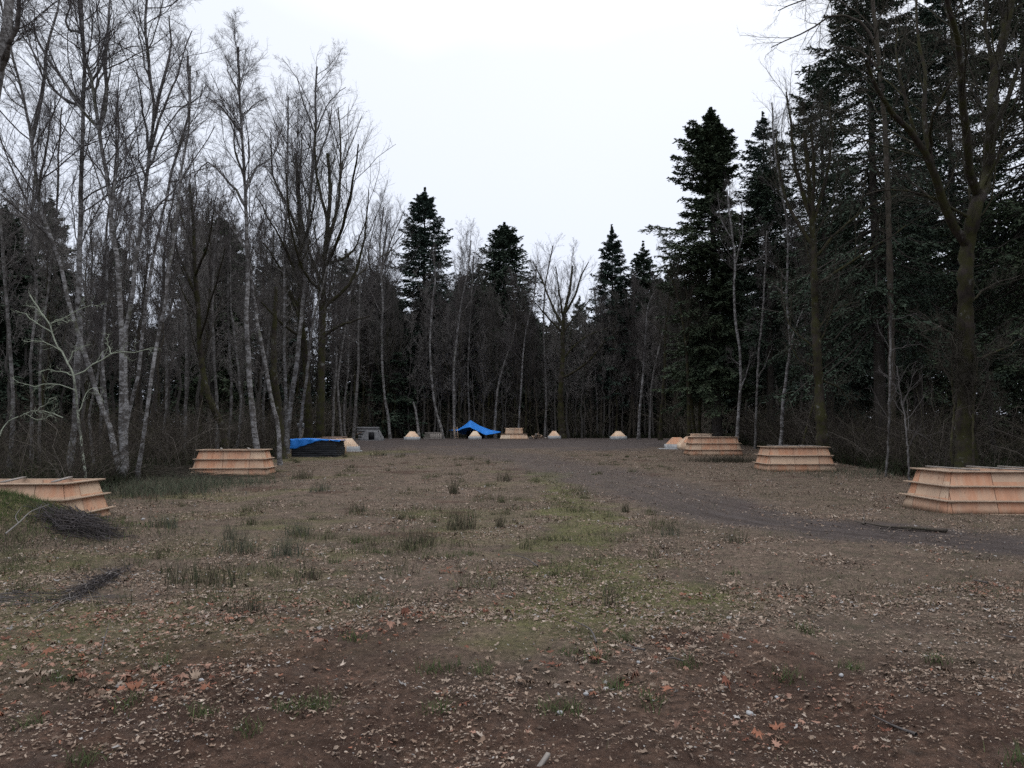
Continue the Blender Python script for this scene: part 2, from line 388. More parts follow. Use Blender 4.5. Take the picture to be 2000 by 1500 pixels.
# ------------------------------------------------------------------ conifers
def conifer_parts(Ht, r0, hb, Lmax, g, B=240, Mt=16, Q=5, bl=.26, prof=None, droop=.35, az_bias=None, gap=.1, lean=0., top_pow=.75):
    wood = Buf(); ned = Buf()
    s = np.linspace(0, 1, 18)
    tr = np.stack([lean * s ** 2 + .02 * Ht / 30 * g.normal(size=18) * s, .02 * g.normal(size=18), s * Ht], 1)
    rad = r0 * (1 - s) ** .85 + .012; rad[0] *= 1.3
    wood.tubes(tr[None], rad[None], 10)
    u = np.sort(g.random(B) ** .9); h = hb + (Ht - hb) * u
    L = Lmax * ((1 - u) ** top_pow * (1 if prof is None else prof(u)) * g.uniform(.55, 1.15, B)) + .06
    L = L * np.clip((1 - u) / .07, .22, 1)
    az = np.arange(B) * 2.39996 + g.normal(size=B) * .4
    if az_bias is not None:
        a0, k = az_bias; L = L * (1 + k * np.cos(az - a0))
    keep = g.random(B) > gap; u, h, L, az = u[keep], h[keep], L[keep], az[keep]; B = len(u)
    elev = np.interp(u, [0, .4, .8, 1], [-.35, -.1, .3, .7]) + g.normal(size=B) * .15
    K = 6; t = np.linspace(0, 1, K)
    out = np.stack([np.cos(az), np.sin(az), np.zeros(B)], 1)
    x0 = np.stack([np.interp(h, tr[:, 2], tr[:, 0]), np.interp(h, tr[:, 2], tr[:, 1]), h], 1)
    bp = x0[:, None] + out[:, None] * (L[:, None] * t * np.cos(elev)[:, None])[..., None]
    bp[:, :, 2] += L[:, None] * (np.sin(elev)[:, None] * t - droop * np.interp(u, [0, 1], [1, .2])[:, None] * (t ** 1.6 - .75 * t ** 3.2))
    bp += g.normal(size=bp.shape) * .03 * L[:, None, None] * t[None, :, None]
    br = np.clip(L * .011 + .006, .008, .09)[:, None] * np.linspace(1, .25, K)[None]
    wood.tubes(bp, br, 4)
    # branchlets, both sides of each branch
    idx = np.repeat(np.arange(B), Mt); m = len(idx)
    tt = .12 + .88 * ((np.tile(np.arange(Mt), B) + g.random(m)) / Mt) ** .85
    f = tt * (K - 1); i = np.minimum(f.astype(int), K - 2); w = (f - i)[:, None]
    pos = bp[idx, i] * (1 - w) + bp[idx, i + 1] * w; tan = nrm(bp[idx, i + 1] - bp[idx, i])
    side = nrm(np.cross(tan, np.array([0, 0, 1.]))) * np.where(np.arange(m) % 2 == 0, 1, -1)[:, None]
    a = g.uniform(.5, 1.1, m)[:, None]
    d = nrm(np.cos(a) * tan + np.sin(a) * side + g.normal(size=(m, 3)) * .12 + np.array([0, 0, -.12]))
    tl = (.34 * L[idx] * (1.05 - tt) + np.clip(.2 * L[idx], .06, .22)) * g.uniform(.6, 1.3, m)
    # needle sprays along each branchlet
    j = np.repeat(np.arange(m), Q); q = (np.tile(np.arange(Q), m) + g.random(m * Q)) / Q
    p = pos[j] + d[j] * (tl[j] * q)[:, None]; p[:, 2] -= .35 * tl[j] * q ** 2
    sd = nrm(np.cross(d[j], np.array([0, 0, 1.]))) * np.where(np.arange(len(j)) % 2 == 0, 1, -1)[:, None]
    bd = nrm(d[j] * .75 + sd * g.uniform(.1, .9, len(j))[:, None] + g.normal(size=(len(j), 3)) * .25 + np.array([0, 0, -.1]))
    ll = (bl * g.uniform(.6, 1.4, len(j)) * np.clip(.30 + .5 * L[idx][j], .38, 1))[:, None]
    wv = nrm(np.cross(bd, np.array([0, 0, 1.]) + g.normal(size=(len(j), 3)) * .6)) * ll * .2
    V = np.stack([p - bd * ll * .15, p + bd * ll * .4 + wv, p + bd * ll, p + bd * ll * .4 - wv], 1).reshape(-1, 3)
    n = np.arange(len(j))[:, None] * 4
    ned.add(V, Q=n + np.arange(4)[None])
    return wood, ned
def conifer(name, label, base, Ht, r0, hb, Lmax, seed, mat='needle', group=None, **kw):
    g = np.random.default_rng(500 + seed)
    wood, ned = conifer_parts(Ht, r0, hb, Lmax, g, **kw)
    b = np.array(base, float); b[2] -= .08
    root = thing(name, label, 'tree', b, g.random() * 6, group)
    if kw.get('az_bias'): root.rotation_euler = (0, 0, 0)
    wood.build('trunk', M['fir_bark'], root, smooth=True); ned.build('crown', M[mat], root)
    return root
def top_h(u, v, d):
    """height above the ground of a treetop seen at pixel (u, v) when the tree stands d metres away"""
    p = P(u, v, d); return p[2] - float(gz(p[0], d))
# ------------------------------------------------------------------ ground sheet
def build_ground():
    ys = np.concatenate([-np.geomspace(400, 3, 26), np.linspace(-2.5, 2, 10), np.geomspace(2.2, 100, 460), np.geomspace(104, 420, 22)])
    s = np.linspace(-1, 1, 421)
    Y = ys[:, None] * np.ones_like(s)[None]
    hw = np.clip(np.abs(ys) * .82 + 3.5, 5, 330)[:, None]
    far = np.maximum(420 - hw, 0)
    X = hw * np.clip(np.abs(s) / .94, 0, 1)[None] * np.sign(s)[None] + far * np.clip((np.abs(s) - .94) / .06, 0, 1)[None] ** 2 * np.sign(s)[None]
    Z = gz(X, Y)
    tr, so, mo = masks(X, Y)
    V = np.stack([X, Y, Z], -1).reshape(-1, 3)
    nr, nc = Y.shape
    i = np.arange(nr - 1)[:, None] * nc + np.arange(nc - 1)[None]
    b = Buf(); b.add(V, Q=np.stack([i, i + 1, i + nc + 1, i + nc], -1), track=tr.ravel(), across=seg_dist(X, Y, TRACK).ravel(), soil=so.ravel(), moss=mo.ravel())
    n = NT('clearing_ground'); o = n.obj()
    t, s_, m_ = (n.attr(k).outputs['Fac'] for k in ('track', 'soil', 'moss'))
    big = n.ramp(n.noise(o, .8, 5, .65), .35, .65); fine = n.ramp(n.noise(o, 14, 5, .75), .33, .67); mid = n.ramp(n.noise(o, 3.2, 5, .7), .35, .65)
    c = n.mix(fine, (.048, .032, .025), (.250, .182, .140))
    c = n.mix(n.math('MULTIPLY', big, .4), c, (.094, .079, .055))
    c = n.mix(n.math('MULTIPLY', n.ramp(n.noise(o, 1.7, 6, .75), .45, .62), .75), c, (.058, .044, .034))
    c = n.mix(n.math('MULTIPLY', n.ramp(n.noise(o, 2.9, 6, .75), .5, .62), .5), c, (.072, .068, .042))
    mc = n.mix(fine, (.055, .062, .022), (.165, .168, .055))
    c = n.mix(n.math('MULTIPLY', m_, n.math('ADD', .35, n.math('MULTIPLY', mid, .5))), c, mc)
    sc_ = n.mix(fine, (.026, .0145, .0105), (.128, .072, .050)); sc_ = n.mix(n.math('MULTIPLY', n.ramp(n.noise(o, 1.3, 6, .75), .44, .56), .85), sc_, (.034, .016, .011)); sc_ = n.mix(n.math('MULTIPLY', n.ramp(n.noise(o, 2.3, 5, .75), .55, .7), .6), sc_, (.085, .066, .057))
    c = n.mix(n.math('MULTIPLY', s_, .85), c, sc_)
    tc = n.mix(fine, (.032, .024, .023), (.082, .066, .063)); tc = n.mix(n.math('MULTIPLY', mid, .4), tc, (.10, .088, .09)); tc = n.mix(n.math('MULTIPLY', n.ramp(n.noise(o, .9, 6, .75), .45, .6), .55), tc, (.05, .038, .034))
    ac = n.attr('across').outputs['Fac']; sx_ = n.nd('ShaderNodeSeparateXYZ', Vector=o)
    stv = n.nd('ShaderNodeCombineXYZ', X=n.math('MULTIPLY', ac, 5.), Y=n.math('MULTIPLY', sx_.outputs[0], .22), Z=n.math('MULTIPLY', sx_.outputs[1], .16)).outputs[0]
    tc = n.mix(n.math('MULTIPLY', n.ramp(n.noise(stv, 1.3, 5, .7), .47, .6), .75), tc, (.034, .025, .023))
    c = n.mix(n.math('MULTIPLY', t, .92), c, tc)
    # little flakes of broken leaf trodden into the soil
    vo = n.nd('ShaderNodeTexVoronoi', Vector=n.nd('ShaderNodeVectorMath', {'operation': 'ADD'}, _0=o, _1=n.nd('ShaderNodeTexNoise', Vector=o, Scale=20.).outputs[1]).outputs[0], Scale=26.)
    fl = n.math('MULTIPLY', n.math('GREATER_THAN', n.nd('ShaderNodeSeparateColor', Color=vo.outputs['Color']).outputs[0], .84), n.ramp(vo.outputs['Distance'], .36, .3))
    fl = n.math('MULTIPLY', fl, n.math('SUBTRACT', .8, n.math('MULTIPLY', t, .5)))
    c = n.mix(fl, c, (.27, .215, .18))
    n.col(c); n.set(n.b, 'Roughness', n.math('SUBTRACT', .95, n.math('MULTIPLY', t, .2)))
    n.bump(n.math('ADD', n.noise(o, 22, 6, .7), n.math('MULTIPLY', n.noise(o, 5, 4), 1.5)), .95, .07)
    tag(b.build('ground', n.m, smooth=True), 'leaf strewn muddy clearing floor with moss and a wheel track', kind='structure')
build_ground()

# ------------------------------------------------------------------ fallen leaves (stuff)
LEAF = np.array([(0, -.42), (.12, -.12), (.42, -.30), (.30, -.02), (.62, .16), (.30, .22), (.34, .52), (.12, .38), (0, .72),
                 (-.12, .38), (-.34, .52), (-.30, .22), (-.62, .16), (-.30, -.02), (-.42, -.30), (-.12, -.12)]) * .8
FRAG = np.array([(0, -.5), (.35, -.25), (.16, .02), (.5, .3), (.1, .25), (-.05, .62), (-.2, .2), (-.45, .12), (-.2, -.1), (-.3, -.4)])
CHIP = np.array([(0, -.5), (.22, -.1), (.16, .3), (0, .55), (-.18, .25), (-.2, -.2)])
def scatter(n, y0, y1, power, dens):
    out = []
    tot = 0
    while tot < n:
        y = y0 + (y1 - y0) * rng.random(n * 3) ** power; x = (rng.random(n * 3) * 2 - 1) * (y * .86 + 1.5)
        k = rng.random(n * 3) < dens(x, y); out.append(np.stack([x[k], y[k]], 1)); tot += k.sum()
    return np.concatenate(out)[:n]
def leaf_cols(n, x, y, n_rus=()):
    pale = np.array([(.31, .24, .19), (.255, .19, .145), (.40, .33, .275), (.19, .13, .095), (.31, .295, .285), (.14, .10, .078)])
    c = pale[rng.choice(6, n, p=[.21, .24, .08, .26, .05, .16])]
    rus = np.array([(.24, .105, .066), (.30, .175, .13), (.16, .066, .044), (.27, .155, .115)])[rng.choice(4, n)]
    w = .03 + .22 * np.exp(-(((x + 3.4) / 1.6) ** 2 + ((y - 6.6) / 1.1) ** 2)) + .4 * smooth(.60, .68, fbm(x * .9 + 11, y * .9)) * smooth(13, 9, y)
    k = rng.random(n) < w
    c[k] = rus[k]
    if len(n_rus): c[n_rus] = rus[n_rus]
    return c * rng.uniform(.62, 1.2, (n, 1))
def leaves(b, xy, size, shape, curl, lift=.012, rust=0.):
    n = len(xy); S = len(shape)
    x, y = xy[:, 0], xy[:, 1]; sz = size * np.clip(np.exp(rng.normal(-.08, .38, n)), .4, 2.2)
    a = rng.random(n) * 6.283; ca, sa = np.cos(a), np.sin(a)
    sh = shape[None] * rng.uniform(.85, 1.15, (n, S, 2))
    lx = sh[:, :, 0] * ca[:, None] - sh[:, :, 1] * sa[:, None]; ly = sh[:, :, 0] * sa[:, None] + sh[:, :, 1] * ca[:, None]
    tx, ty = rng.normal(size=(2, n)) * .18
    lz = lx * tx[:, None] + ly * ty[:, None] + curl * rng.normal(size=(n, 1)) * (sh ** 2).sum(2) * 1.3 + rng.normal(size=(n, S)) * .07
    lz = lz - lz.min(1, keepdims=True) * .75
    P_ = np.stack([x[:, None] + lx * sz[:, None], y[:, None] + ly * sz[:, None], gz(x, y)[:, None] + .004 + lift * rng.random((n, 1)) + lz * sz[:, None]], -1)
    C = P_.mean(1, keepdims=True); V = np.concatenate([C, P_], 1).reshape(-1, 3)
    i = np.arange(S); T = np.stack([np.zeros(S, int), i + 1, (i + 1) % S + 1], 1)
    col = np.concatenate([leaf_cols(n, x, y, np.nonzero(rng.random(n) < rust)[0]), np.ones((n, 1))], 1)
    b.add(V, T=(np.arange(n) * (S + 1))[:, None, None] + T[None], col=np.repeat(col, S + 1, 0))
def dens_leaf(x, y):
    tr, so, mo = masks(x, y)
    c = smooth(.36, .62, fbm(x * .8 + 3, y * .8 + 8))
    c2 = smooth(.38, .58, fbm(x * 2.6 + 13, y * 2.6))
    return (.05 + .25 * c + .7 * c * c2) * (1 - .78 * tr) * (1 - .35 * so) * (1 - .35 * smooth(-2, -6, x) * smooth(9, 16, y))
b = Buf()
leaves(b, scatter(130, 2.8, 9, 1, dens_leaf), .048, LEAF, .6)
leaves(b, scatter(2200, 2.8, 9, 1, dens_leaf), .028, FRAG, .6)
leaves(b, scatter(400, 5, 16, 1, dens_leaf), .052, LEAF, .7)
leaves(b, scatter(9000, 5, 16, 1, dens_leaf), .033, FRAG, .7)
leaves(b, scatter(30000, 2.8, 9.5, 1.0, dens_leaf), .023, CHIP, .6)
leaves(b, scatter(6000, 2.8, 10, 1.0, dens_leaf), .024, FRAG, .6)
leaves(b, scatter(46000, 7, 26, .9, dens_leaf), .038, CHIP, .9)
leaves(b, scatter(62000, 16, 58, .8, dens_leaf), .058, CHIP, .9)
cl = np.concatenate([np.stack([rng.normal(cx, .42 * s_, k), rng.normal(cy, .16 * s_, k)], 1) for cx, cy, s_, k in
      ((-3.35, 5.45, 1, 70), (-2.75, 5.3, .8, 40), (-3.9, 6.1, 1, 40), (-3.0, 7.2, 1.1, 60), (-2.5, 7.9, .9, 50), (-3.6, 4.9, 1, 36), (.6, 5.9, 1, 60), (1.5, 6.3, 1.2, 55), (.85, 5.25, 1, 50), (-1.6, 6.7, .9, 50), (-.35, 8.2, .9, 40), (2.9, 8.4, 1.6, 70), (-.9, 7.2, .7, 40), (1.7, 4.35, .7, 24), (-.45, 9.9, 1, 40))])
leaves(b, cl, .055, LEAF, .9, .05, .6)
tag(b.build('fallen_leaves', M['vcol']), 'tan and rust coloured fallen leaves littering the clearing', kind='stuff')
# little seed chips and crumbs close to the camera
b = Buf()
leaves(b, scatter(22000, 2.8, 7.5, 1, lambda x, y: .25 + .75 * smooth(.4, .6, fbm(x * 1.5, y * 1.5))), .015, CHIP, .4, .006)
tag(b.build('leaf_crumbs', M['vcol']), 'pale crumbs of broken leaf on dark soil', kind='stuff')

# ------------------------------------------------------------------ grass and rushes
def blades(b, x, y, h, w, lean, cols, z=None, seg=3):
    n = len(x); a = rng.random(n) * 6.283; l = lean * rng.uniform(.2, 1.3, n); z = gz(x, y) if z is None else z
    t = np.linspace(0, 1, seg)
    cx = x[:, None] + np.cos(a)[:, None] * l[:, None] * h[:, None] * t ** 1.7; cy = y[:, None] + np.sin(a)[:, None] * l[:, None] * h[:, None] * t ** 1.7
    czz = z[:, None] - .01 + h[:, None] * t * (1 - .25 * np.clip(l, 0, 1.5)[:, None] * t)
    wa = rng.random(n) * 6.283; ww = w * (1 - t * .85)
    ox = np.cos(wa)[:, None] * ww / 2; oy = np.sin(wa)[:, None] * ww / 2
    V = np.stack([np.stack([cx - ox, cy - oy, czz], -1), np.stack([cx + ox, cy + oy, czz], -1)], 2).reshape(-1, 3)
    k = np.arange(seg - 1) * 2; q = np.stack([k, k + 1, k + 3, k + 2], 1)
    b.add(V, Q=(np.arange(n) * seg * 2)[:, None, None] + q[None], col=np.repeat(np.concatenate([cols, np.ones((n, 1))], 1), seg * 2, 0))
def gcols(n, pal, p): return np.array(pal)[rng.choice(len(pal), n, p=p)] * rng.uniform(.7, 1.2, (n, 1))
DRY = [(.23, .185, .135), (.155, .128, .09), (.105, .112, .056), (.08, .10, .042), (.06, .048, .038)]
def dens_grass(x, y):
    tr, so, mo = masks(x, y)
    c = smooth(.38, .62, fbm(x * .55 + 30, y * .55))
    return (.1 + .6 * c + .4 * mo) * (1 - .96 * tr) * (1 - .85 * so)
b = Buf()
for (n, y0, y1, pw, h0, w) in ((9000, 4, 12, 1, .045, .0035), (60000, 8, 26, .9, .06, .006), (60000, 20, 58, .85, .085, .011)):
    xy = scatter(n, y0, y1, pw, dens_grass); x, y = xy.T
    mo = masks(x, y)[2]
    c = gcols(n, DRY, [.34, .26, .16, .08, .16]); gcol = gcols(n, [(.07, .085, .03), (.10, .10, .035), (.05, .07, .03)], [.4, .3, .3])
    k = rng.random(n) < .15 + .6 * mo; c[k] = gcol[k]
    blades(b, x, y, h0 * rng.uniform(.5, 1.7, n), w, .9, c)
# low tussocks all over the left and middle of the field
tn = 900; ty = 8 + 42 * rng.random(tn) ** 1.2; tx = (rng.random(tn) * 2 - 1.25) * ty * .62
kk = (rng.random(tn) < dens_grass(tx, ty) * 1.3) & (tx > -.72 * ty - 1) & (tx < .22 * ty); tx, ty = tx[kk], ty[kk]
for cx, cy in zip(tx, ty):
    n = int(rng.integers(25, 70)); s_ = rng.uniform(.06, .22); h_ = rng.uniform(.10, .28)
    blades(b, rng.normal(cx, s_, n), rng.normal(cy, s_, n), h_ * rng.uniform(.4, 1.2, n), .005 + .0004 * cy, .75, gcols(n, [(.075, .085, .042), (.10, .108, .052), (.19, .155, .105), (.065, .055, .04)], [.3, .3, .2, .2]))
# small green tufts on the bare soil
tuft = [(875, 1310), (945, 1312), (560, 1390), (630, 1388), (690, 1250), (1110, 1280), (1165, 1290), (1200, 1345), (1080, 1385), (1125, 1390), (1220, 1253), (1270, 1365), (1535, 1325), (1665, 1310), (395, 1400), (480, 1430), (160, 1490), (320, 1300), (700, 1060), (740, 1080), (655, 1100), (690, 1180), (880, 1090), (915, 1085), (610, 1380), (1340, 1305), (1430, 1125), (1575, 1232), (850, 1390), (60, 1420), (120, 1330), (840, 1310), (250, 1380), (1830, 1290), (1990, 1490)]
for u, v in tuft:
    g0 = G(u, v); n = 60; s_ = .035 + .0035 * g0[1]
    blades(b, rng.normal(g0[0], s_, n), rng.normal(g0[1], s_, n), rng.uniform(.04, .10, n) * (1 + .04 * g0[1]), .004 + .0004 * g0[1], .8, gcols(n, [(.075, .105, .04), (.055, .085, .03), (.10, .12, .05)], [.4, .3, .3]))
tag(b.build('grass', M['grass']), 'short dry grass and green shoots growing on the clearing floor', kind='stuff')

def rush(name, label, u, v, n, h, spread, pal, w=.008, lean=.35, d=None):
    g0 = G(u, v) if d is None else at(u, d)
    b = Buf(); x = np.clip(rng.normal(0, spread, n), -1.5 * spread, 1.5 * spread); y = np.clip(rng.normal(0, spread * .9, n), -1.4 * spread, 1.4 * spread)
    z = gz(x + g0[0], y + g0[1]) - g0[2]
    blades(b, x, y, h * rng.uniform(.45, 1.15, n), w, lean, gcols(n, pal, [1 / len(pal)] * len(pal)), z=z, seg=4)
    o = b.build(name, M['grass'], origin=None); o.location = Vector(g0)
    return tag(o, label, 'rush clump', 'rush clumps standing in the clearing')
DARK = [(.055, .062, .036), (.07, .076, .042), (.12, .098, .066), (.045, .038, .03), (.17, .14, .10)]
GRN = [(.07, .088, .06), (.09, .10, .075), (.12, .115, .08), (.16, .14, .10)]
RUSH = [(902, 1035, 150, .50, .20, DARK, 'tallest dark rush clump in the middle of the clearing, wide and upright'),
        (797, 1075, 60, .38, .07, DARK, 'narrow dark rush clump leaning left of the widest rush clump'),
        (822, 1062, 110, .36, .17, DARK, 'bushy dark rush clump with red leaves caught in it'),
        (985, 940, 80, .50, .20, DARK, 'far dark rush clump at the head of the yellow moss strip'),
        (886, 965, 70, .70, .10, DARK, 'tall thin rush clump far out between the moss strip and the tarp pile'),
        (560, 1085, 120, .36, .16, GRN, 'rush clump in the pair on the left with grey brown stems'),
        (582, 1045, 110, .36, .17, GRN, 'grey green rounded rush clump behind the grey brown one'),
        (470, 1080, 130, .40, .22, GRN, 'leaning grey green rush clump left of the grey brown one'),
        (450, 1055, 60, .45, .08, GRN, 'thin grey rush clump tilted to the left'),
        (400, 1140, 200, .38, .28, DARK, 'broad brown rush clump beside the rust coloured leaves'),
        (487, 1195, 90, .22, .14, DARK, 'low dark rush tuft in front of the broad brown clump'),
        (600, 1130, 80, .30, .11, DARK, 'short dark rush clump with green grass at its foot'),
        (976, 1030, 60, .34, .07, DARK, 'slim dark rush clump right of the widest rush clump'),
        (1222, 1000, 50, .36, .07, DARK, 'lone short brown rush right of the moss strip'),
        (700, 1000, 60, .35, .15, DARK, 'dull rush tuft in the middle distance left of the tall rushes'),
        (1435, 1060, 60, .28, .14, DARK, 'sparse brown tuft beside the wheel track'),
        (1310, 1045, 60, .26, .12, GRN, 'pale sparse tuft left of the wheel track'),
        (1195, 1185, 30, .34, .05, DARK, 'thin dark stems standing in the near moss patch'),
        (320, 1030, 110, .38, .20, GRN, 'grey green rush clump beyond the brush pile'),
        (590, 935, 110, .5, .28, DARK, 'low dark rush clump right of the mid left plywood form'),
        (625, 960, 80, .45, .22, GRN, 'dull green tuft in front of the black wrapped stack'),
        (740, 890, 60, .5, .35, DARK, 'dark ragged tuft beside the muddy ground and the black stack')]
for u, v, n, h, s_, pal, lab in RUSH:
    rush('rush_clump', lab, u, v, n, h, s_, pal, w=.006 + .0005 * G(u, v)[1])
# deep grass: on the mound at the left, and in front of the mid-left and mid-right forms
b = Buf()
def deep(n, cx, cy, sx, sy, h, pal, w):
    x = rng.normal(cx, sx, n); y = rng.normal(cy, sy, n)
    blades(b, x, y, h * rng.uniform(.4, 1.3, n), w, .8, gcols(n, pal, [1 / len(pal)] * len(pal)))
MG = [(.065, .11, .028), (.09, .13, .04), (.05, .075, .028), (.11, .11, .055)]
deep(16000, -12.0, 15.3, 1.6, .9, .16, MG, .009)
deep(5000, -9.5, 14.0, 1.6, 1.2, .12, [(.06, .066, .034), (.085, .078, .05), (.05, .042, .032)], .009)
RG = [(.07, .092, .056), (.095, .11, .074), (.13, .12, .085), (.06, .06, .045)]
g0 = G(445, 945); deep(1300, g0[0] - .3, g0[1], 1.3, .8, .36, RG, .016)
g0 = G(340, 960); deep(1800, g0[0] - .2, g0[1], 1.2, 1.2, .42, RG, .016)
g0 = G(260, 965); deep(2500, g0[0] - 1, g0[1] + 1, 1.6, 2.0, .42, RG, .015)
g0 = G(1425, 902); deep(1500, g0[0], g0[1], 1.1, .5, .42, [(.05, .05, .034), (.075, .062, .045)], .018)
g0 = G(1700, 935); deep(900, g0[0] + 1, g0[1] + 2, 2.5, 1.5, .4, RG, .016)
tag(b.build('tall_grass', M['grass']), 'rank dark green grass on the mound and along the forest edge', kind='stuff')

# ------------------------------------------------------------------ branches and stones lying about
def stick(name, label, traces, mat, lift=.03, cat='branch', group=None):
    """traces: list of (pixel polyline on the ground, radius m, rise m)"""
    g0 = G(*traces[0][0][0]); root = b_ = Buf()
    for pts, r, rise in traces:
        q = np.array([G(u, v) for u, v in pts]); q[:, 2] += lift + rise * np.linspace(0, 1, len(q)) + rng.normal(size=len(q)) * .012
        p = spline(q, 12); b_.tubes(p[None], (r * np.linspace(1, .35, 12))[None], 6)
    o = b_.build(name, mat, origin=g0, smooth=True); return tag(o, label, cat, group)
stick('fallen_branch', 'long dark fallen branch lying beyond the wheel track near the right plywood form',
      [([(1850, 1041), (1790, 1036), (1730, 1033), (1690, 1027)], .045, .03), ([(1690, 1027), (1670, 1022), (1650, 1017)], .02, .02), ([(1686, 1025), (1689, 1012), (1684, 1003)], .012, .12), ([(1740, 1034), (1722, 1043), (1708, 1036)], .014, .03), ([(1780, 1036), (1750, 1042), (1738, 1050)], .014, .02)], M['brown'])
stick('fallen_branch', 'short curved stick on the bare soil in the right foreground', [([(1790, 1440), (1745, 1425), (1705, 1412)], .011, .0)], M['twig'])
stick('fallen_branch', 'grey bent stick among leaves just right of centre', [([(1260, 1280), (1243, 1275), (1222, 1275)], .010, .03)], M['twig'])
stick('fallen_branch', 'thin straight stick beside the grey bent one', [([(1335, 1297), (1312, 1298), (1293, 1300)], .009, .01)], M['twig'])
stick('fallen_branch', 'pale stick lying across the upper moss strip', [([(1050, 1112), (1020, 1098), (990, 1090)], .012, .02)], M['twig'])
stick('fallen_branch', 'pale crooked stick in the leaf drift near the moss', [([(1165, 1262), (1155, 1243), (1120, 1225)], .010, .02)], M['twig'])
stick('fallen_branch', 'short pale stick on the mud at the right edge', [([(1985, 1251), (1965, 1249), (1955, 1248)], .010, .0)], M['twig'])
stick('fallen_branch', 'bleached stick lying on the far side of the mud track', [([(1930, 1145), (1912, 1141), (1900, 1139)], .014, .0)], M['twig'])
stick('fallen_branch', 'pale forked branch lying on the grassy mound at left', [([(10, 1055), (40, 1035), (60, 1020), (95, 1008)], .016, .12), ([(35, 1036), (30, 1024), (42, 1012)], .008, .1)], M['twig_grey'], .12)
stick('fallen_branch', 'thin upright twig stuck in leaves in the left foreground', [([(195, 1290), (203, 1265), (212, 1243)], .007, .08)], M['twig'])
w = G(1052, 1497); bb = Buf(); bb.bar((0, 0, -.01), (.055, .075, .03), .022, .016); o = bb.build('wooden_stake', M['grey_board']); o.location = Vector(w)
tag(o, 'pale cut wooden stake poking out of the soil at the bottom', 'stake')
def stone(u, v, s, label):
    g0 = G(u, v); th_ = np.linspace(0, np.pi, 8); ph = np.arange(10) / 10 * 2 * np.pi
    d = np.stack([np.sin(th_)[:, None] * np.cos(ph), np.sin(th_)[:, None] * np.sin(ph), np.cos(th_)[:, None] * np.ones(10)], -1)
    r = s * (1 + .22 * (rng.random((8, 10)) - .5)); r[0] = r[0].mean(); r[-1] = r[-1].mean()
    V = d * r[..., None] * np.array([1, .8, .62]); i = (np.arange(7) * 10)[:, None] + np.arange(10)[None]; j = (np.arange(7) * 10)[:, None] + (np.arange(10) + 1)[None] % 10
    bb = Buf(); bb.add(V.reshape(-1, 3), Q=np.stack([i, i + 10, j + 10, j], -1)); o = bb.build('stone', M['stone'], smooth=True)
    o.location = Vector(g0 + [0, 0, s * .3]); o.rotation_euler = (0, 0, rng.random() * 6); tag(o, label, 'stone', 'loose stones on the soil')
stone(1464, 1397, .03, 'pale round stone right of the dark soil hump in the foreground')
stone(393, 1331, .025, 'grey stone beside the dark hollow in the left foreground')
stone(1094, 1396, .022, 'small white stone beside green tufts in the foreground')
stone(1145, 1360, .022, 'flat white stone above the dark soil hump')
stone(1643, 1322, .022, 'whitish stone on bare brown soil at right')
stone(1517, 1364, .018, 'small bluish stone in the foreground by rust leaves')
stone(280, 1016, .06, 'pale stone at the foot of the brush pile')
stone(1247, 1295, .02, 'white stone beside the grey bent stick')
# ------------------------------------------------------------------ plywood forms
FOOT = []
FORMS = 'plywood forms set round the clearing'
def panel_grid(b, p00, p10, p11, p01, us, vs, th, inward):
    """slab panel, corners bottom-left, bottom-right, top-right, top-left"""
    p00, p10, p11, p01 = (np.array(p, float) for p in (p00, p10, p11, p01)); n = np.array(inward, float) * th
    nu, nv = 9, 7
    U, Vv = np.meshgrid(np.linspace(0, 1, nu), np.linspace(0, 1, nv))
    pts = ((1 - Vv)[..., None] * ((1 - U)[..., None] * p00 + U[..., None] * p10) + Vv[..., None] * ((1 - U)[..., None] * p01 + U[..., None] * p11))
    ex = nrm(p10 - p00); pu = pts @ ex + us; pv = vs * Vv
    i = np.arange(nv - 1)[:, None] * nu + np.arange(nu - 1)[None]; Q = np.stack([i, i + 1, i + nu + 1, i + nu], -1).reshape(-1, 4)
    m = nu * nv
    ring = np.r_[np.arange(nu), np.arange(1, nv) * nu + nu - 1, (nv - 1) * nu + np.arange(nu - 2, -1, -1), np.arange(nv - 2, 0, -1) * nu]
    r2 = np.roll(ring, -1)
    Q2 = Q[:, ::-1] + m; Q3 = np.stack([ring, ring + m, r2 + m, r2], 1)
    b.add(np.concatenate([pts.reshape(-1, 3), pts.reshape(-1, 3) + n]), Q=np.concatenate([Q, Q2, Q3]), pu=np.r_[pu.ravel(), pu.ravel()], pv=np.r_[pv.ravel(), pv.ravel()])
def frustum_panels(root, W, D, w, d, z0, z1, mat, off=0., th=.018):
    B = [(-W/2, 0, z0), (W/2, 0, z0), (W/2, D, z0), (-W/2, D, z0)]
    y0 = (D - d) / 2
    T = [(-w/2, y0, z1), (w/2, y0, z1), (w/2, y0 + d, z1), (-w/2, y0 + d, z1)]
    for k, inn in enumerate(((0, 1, 0), (-1, 0, 0), (0, -1, 0), (1, 0, 0))):
        b = Buf(); j = (k + 1) % 4
        panel_grid(b, B[k], B[j], T[j], T[k], off + k * 7.32, z1 - z0, th, inn)
        b.build('side_panel', mat, root)
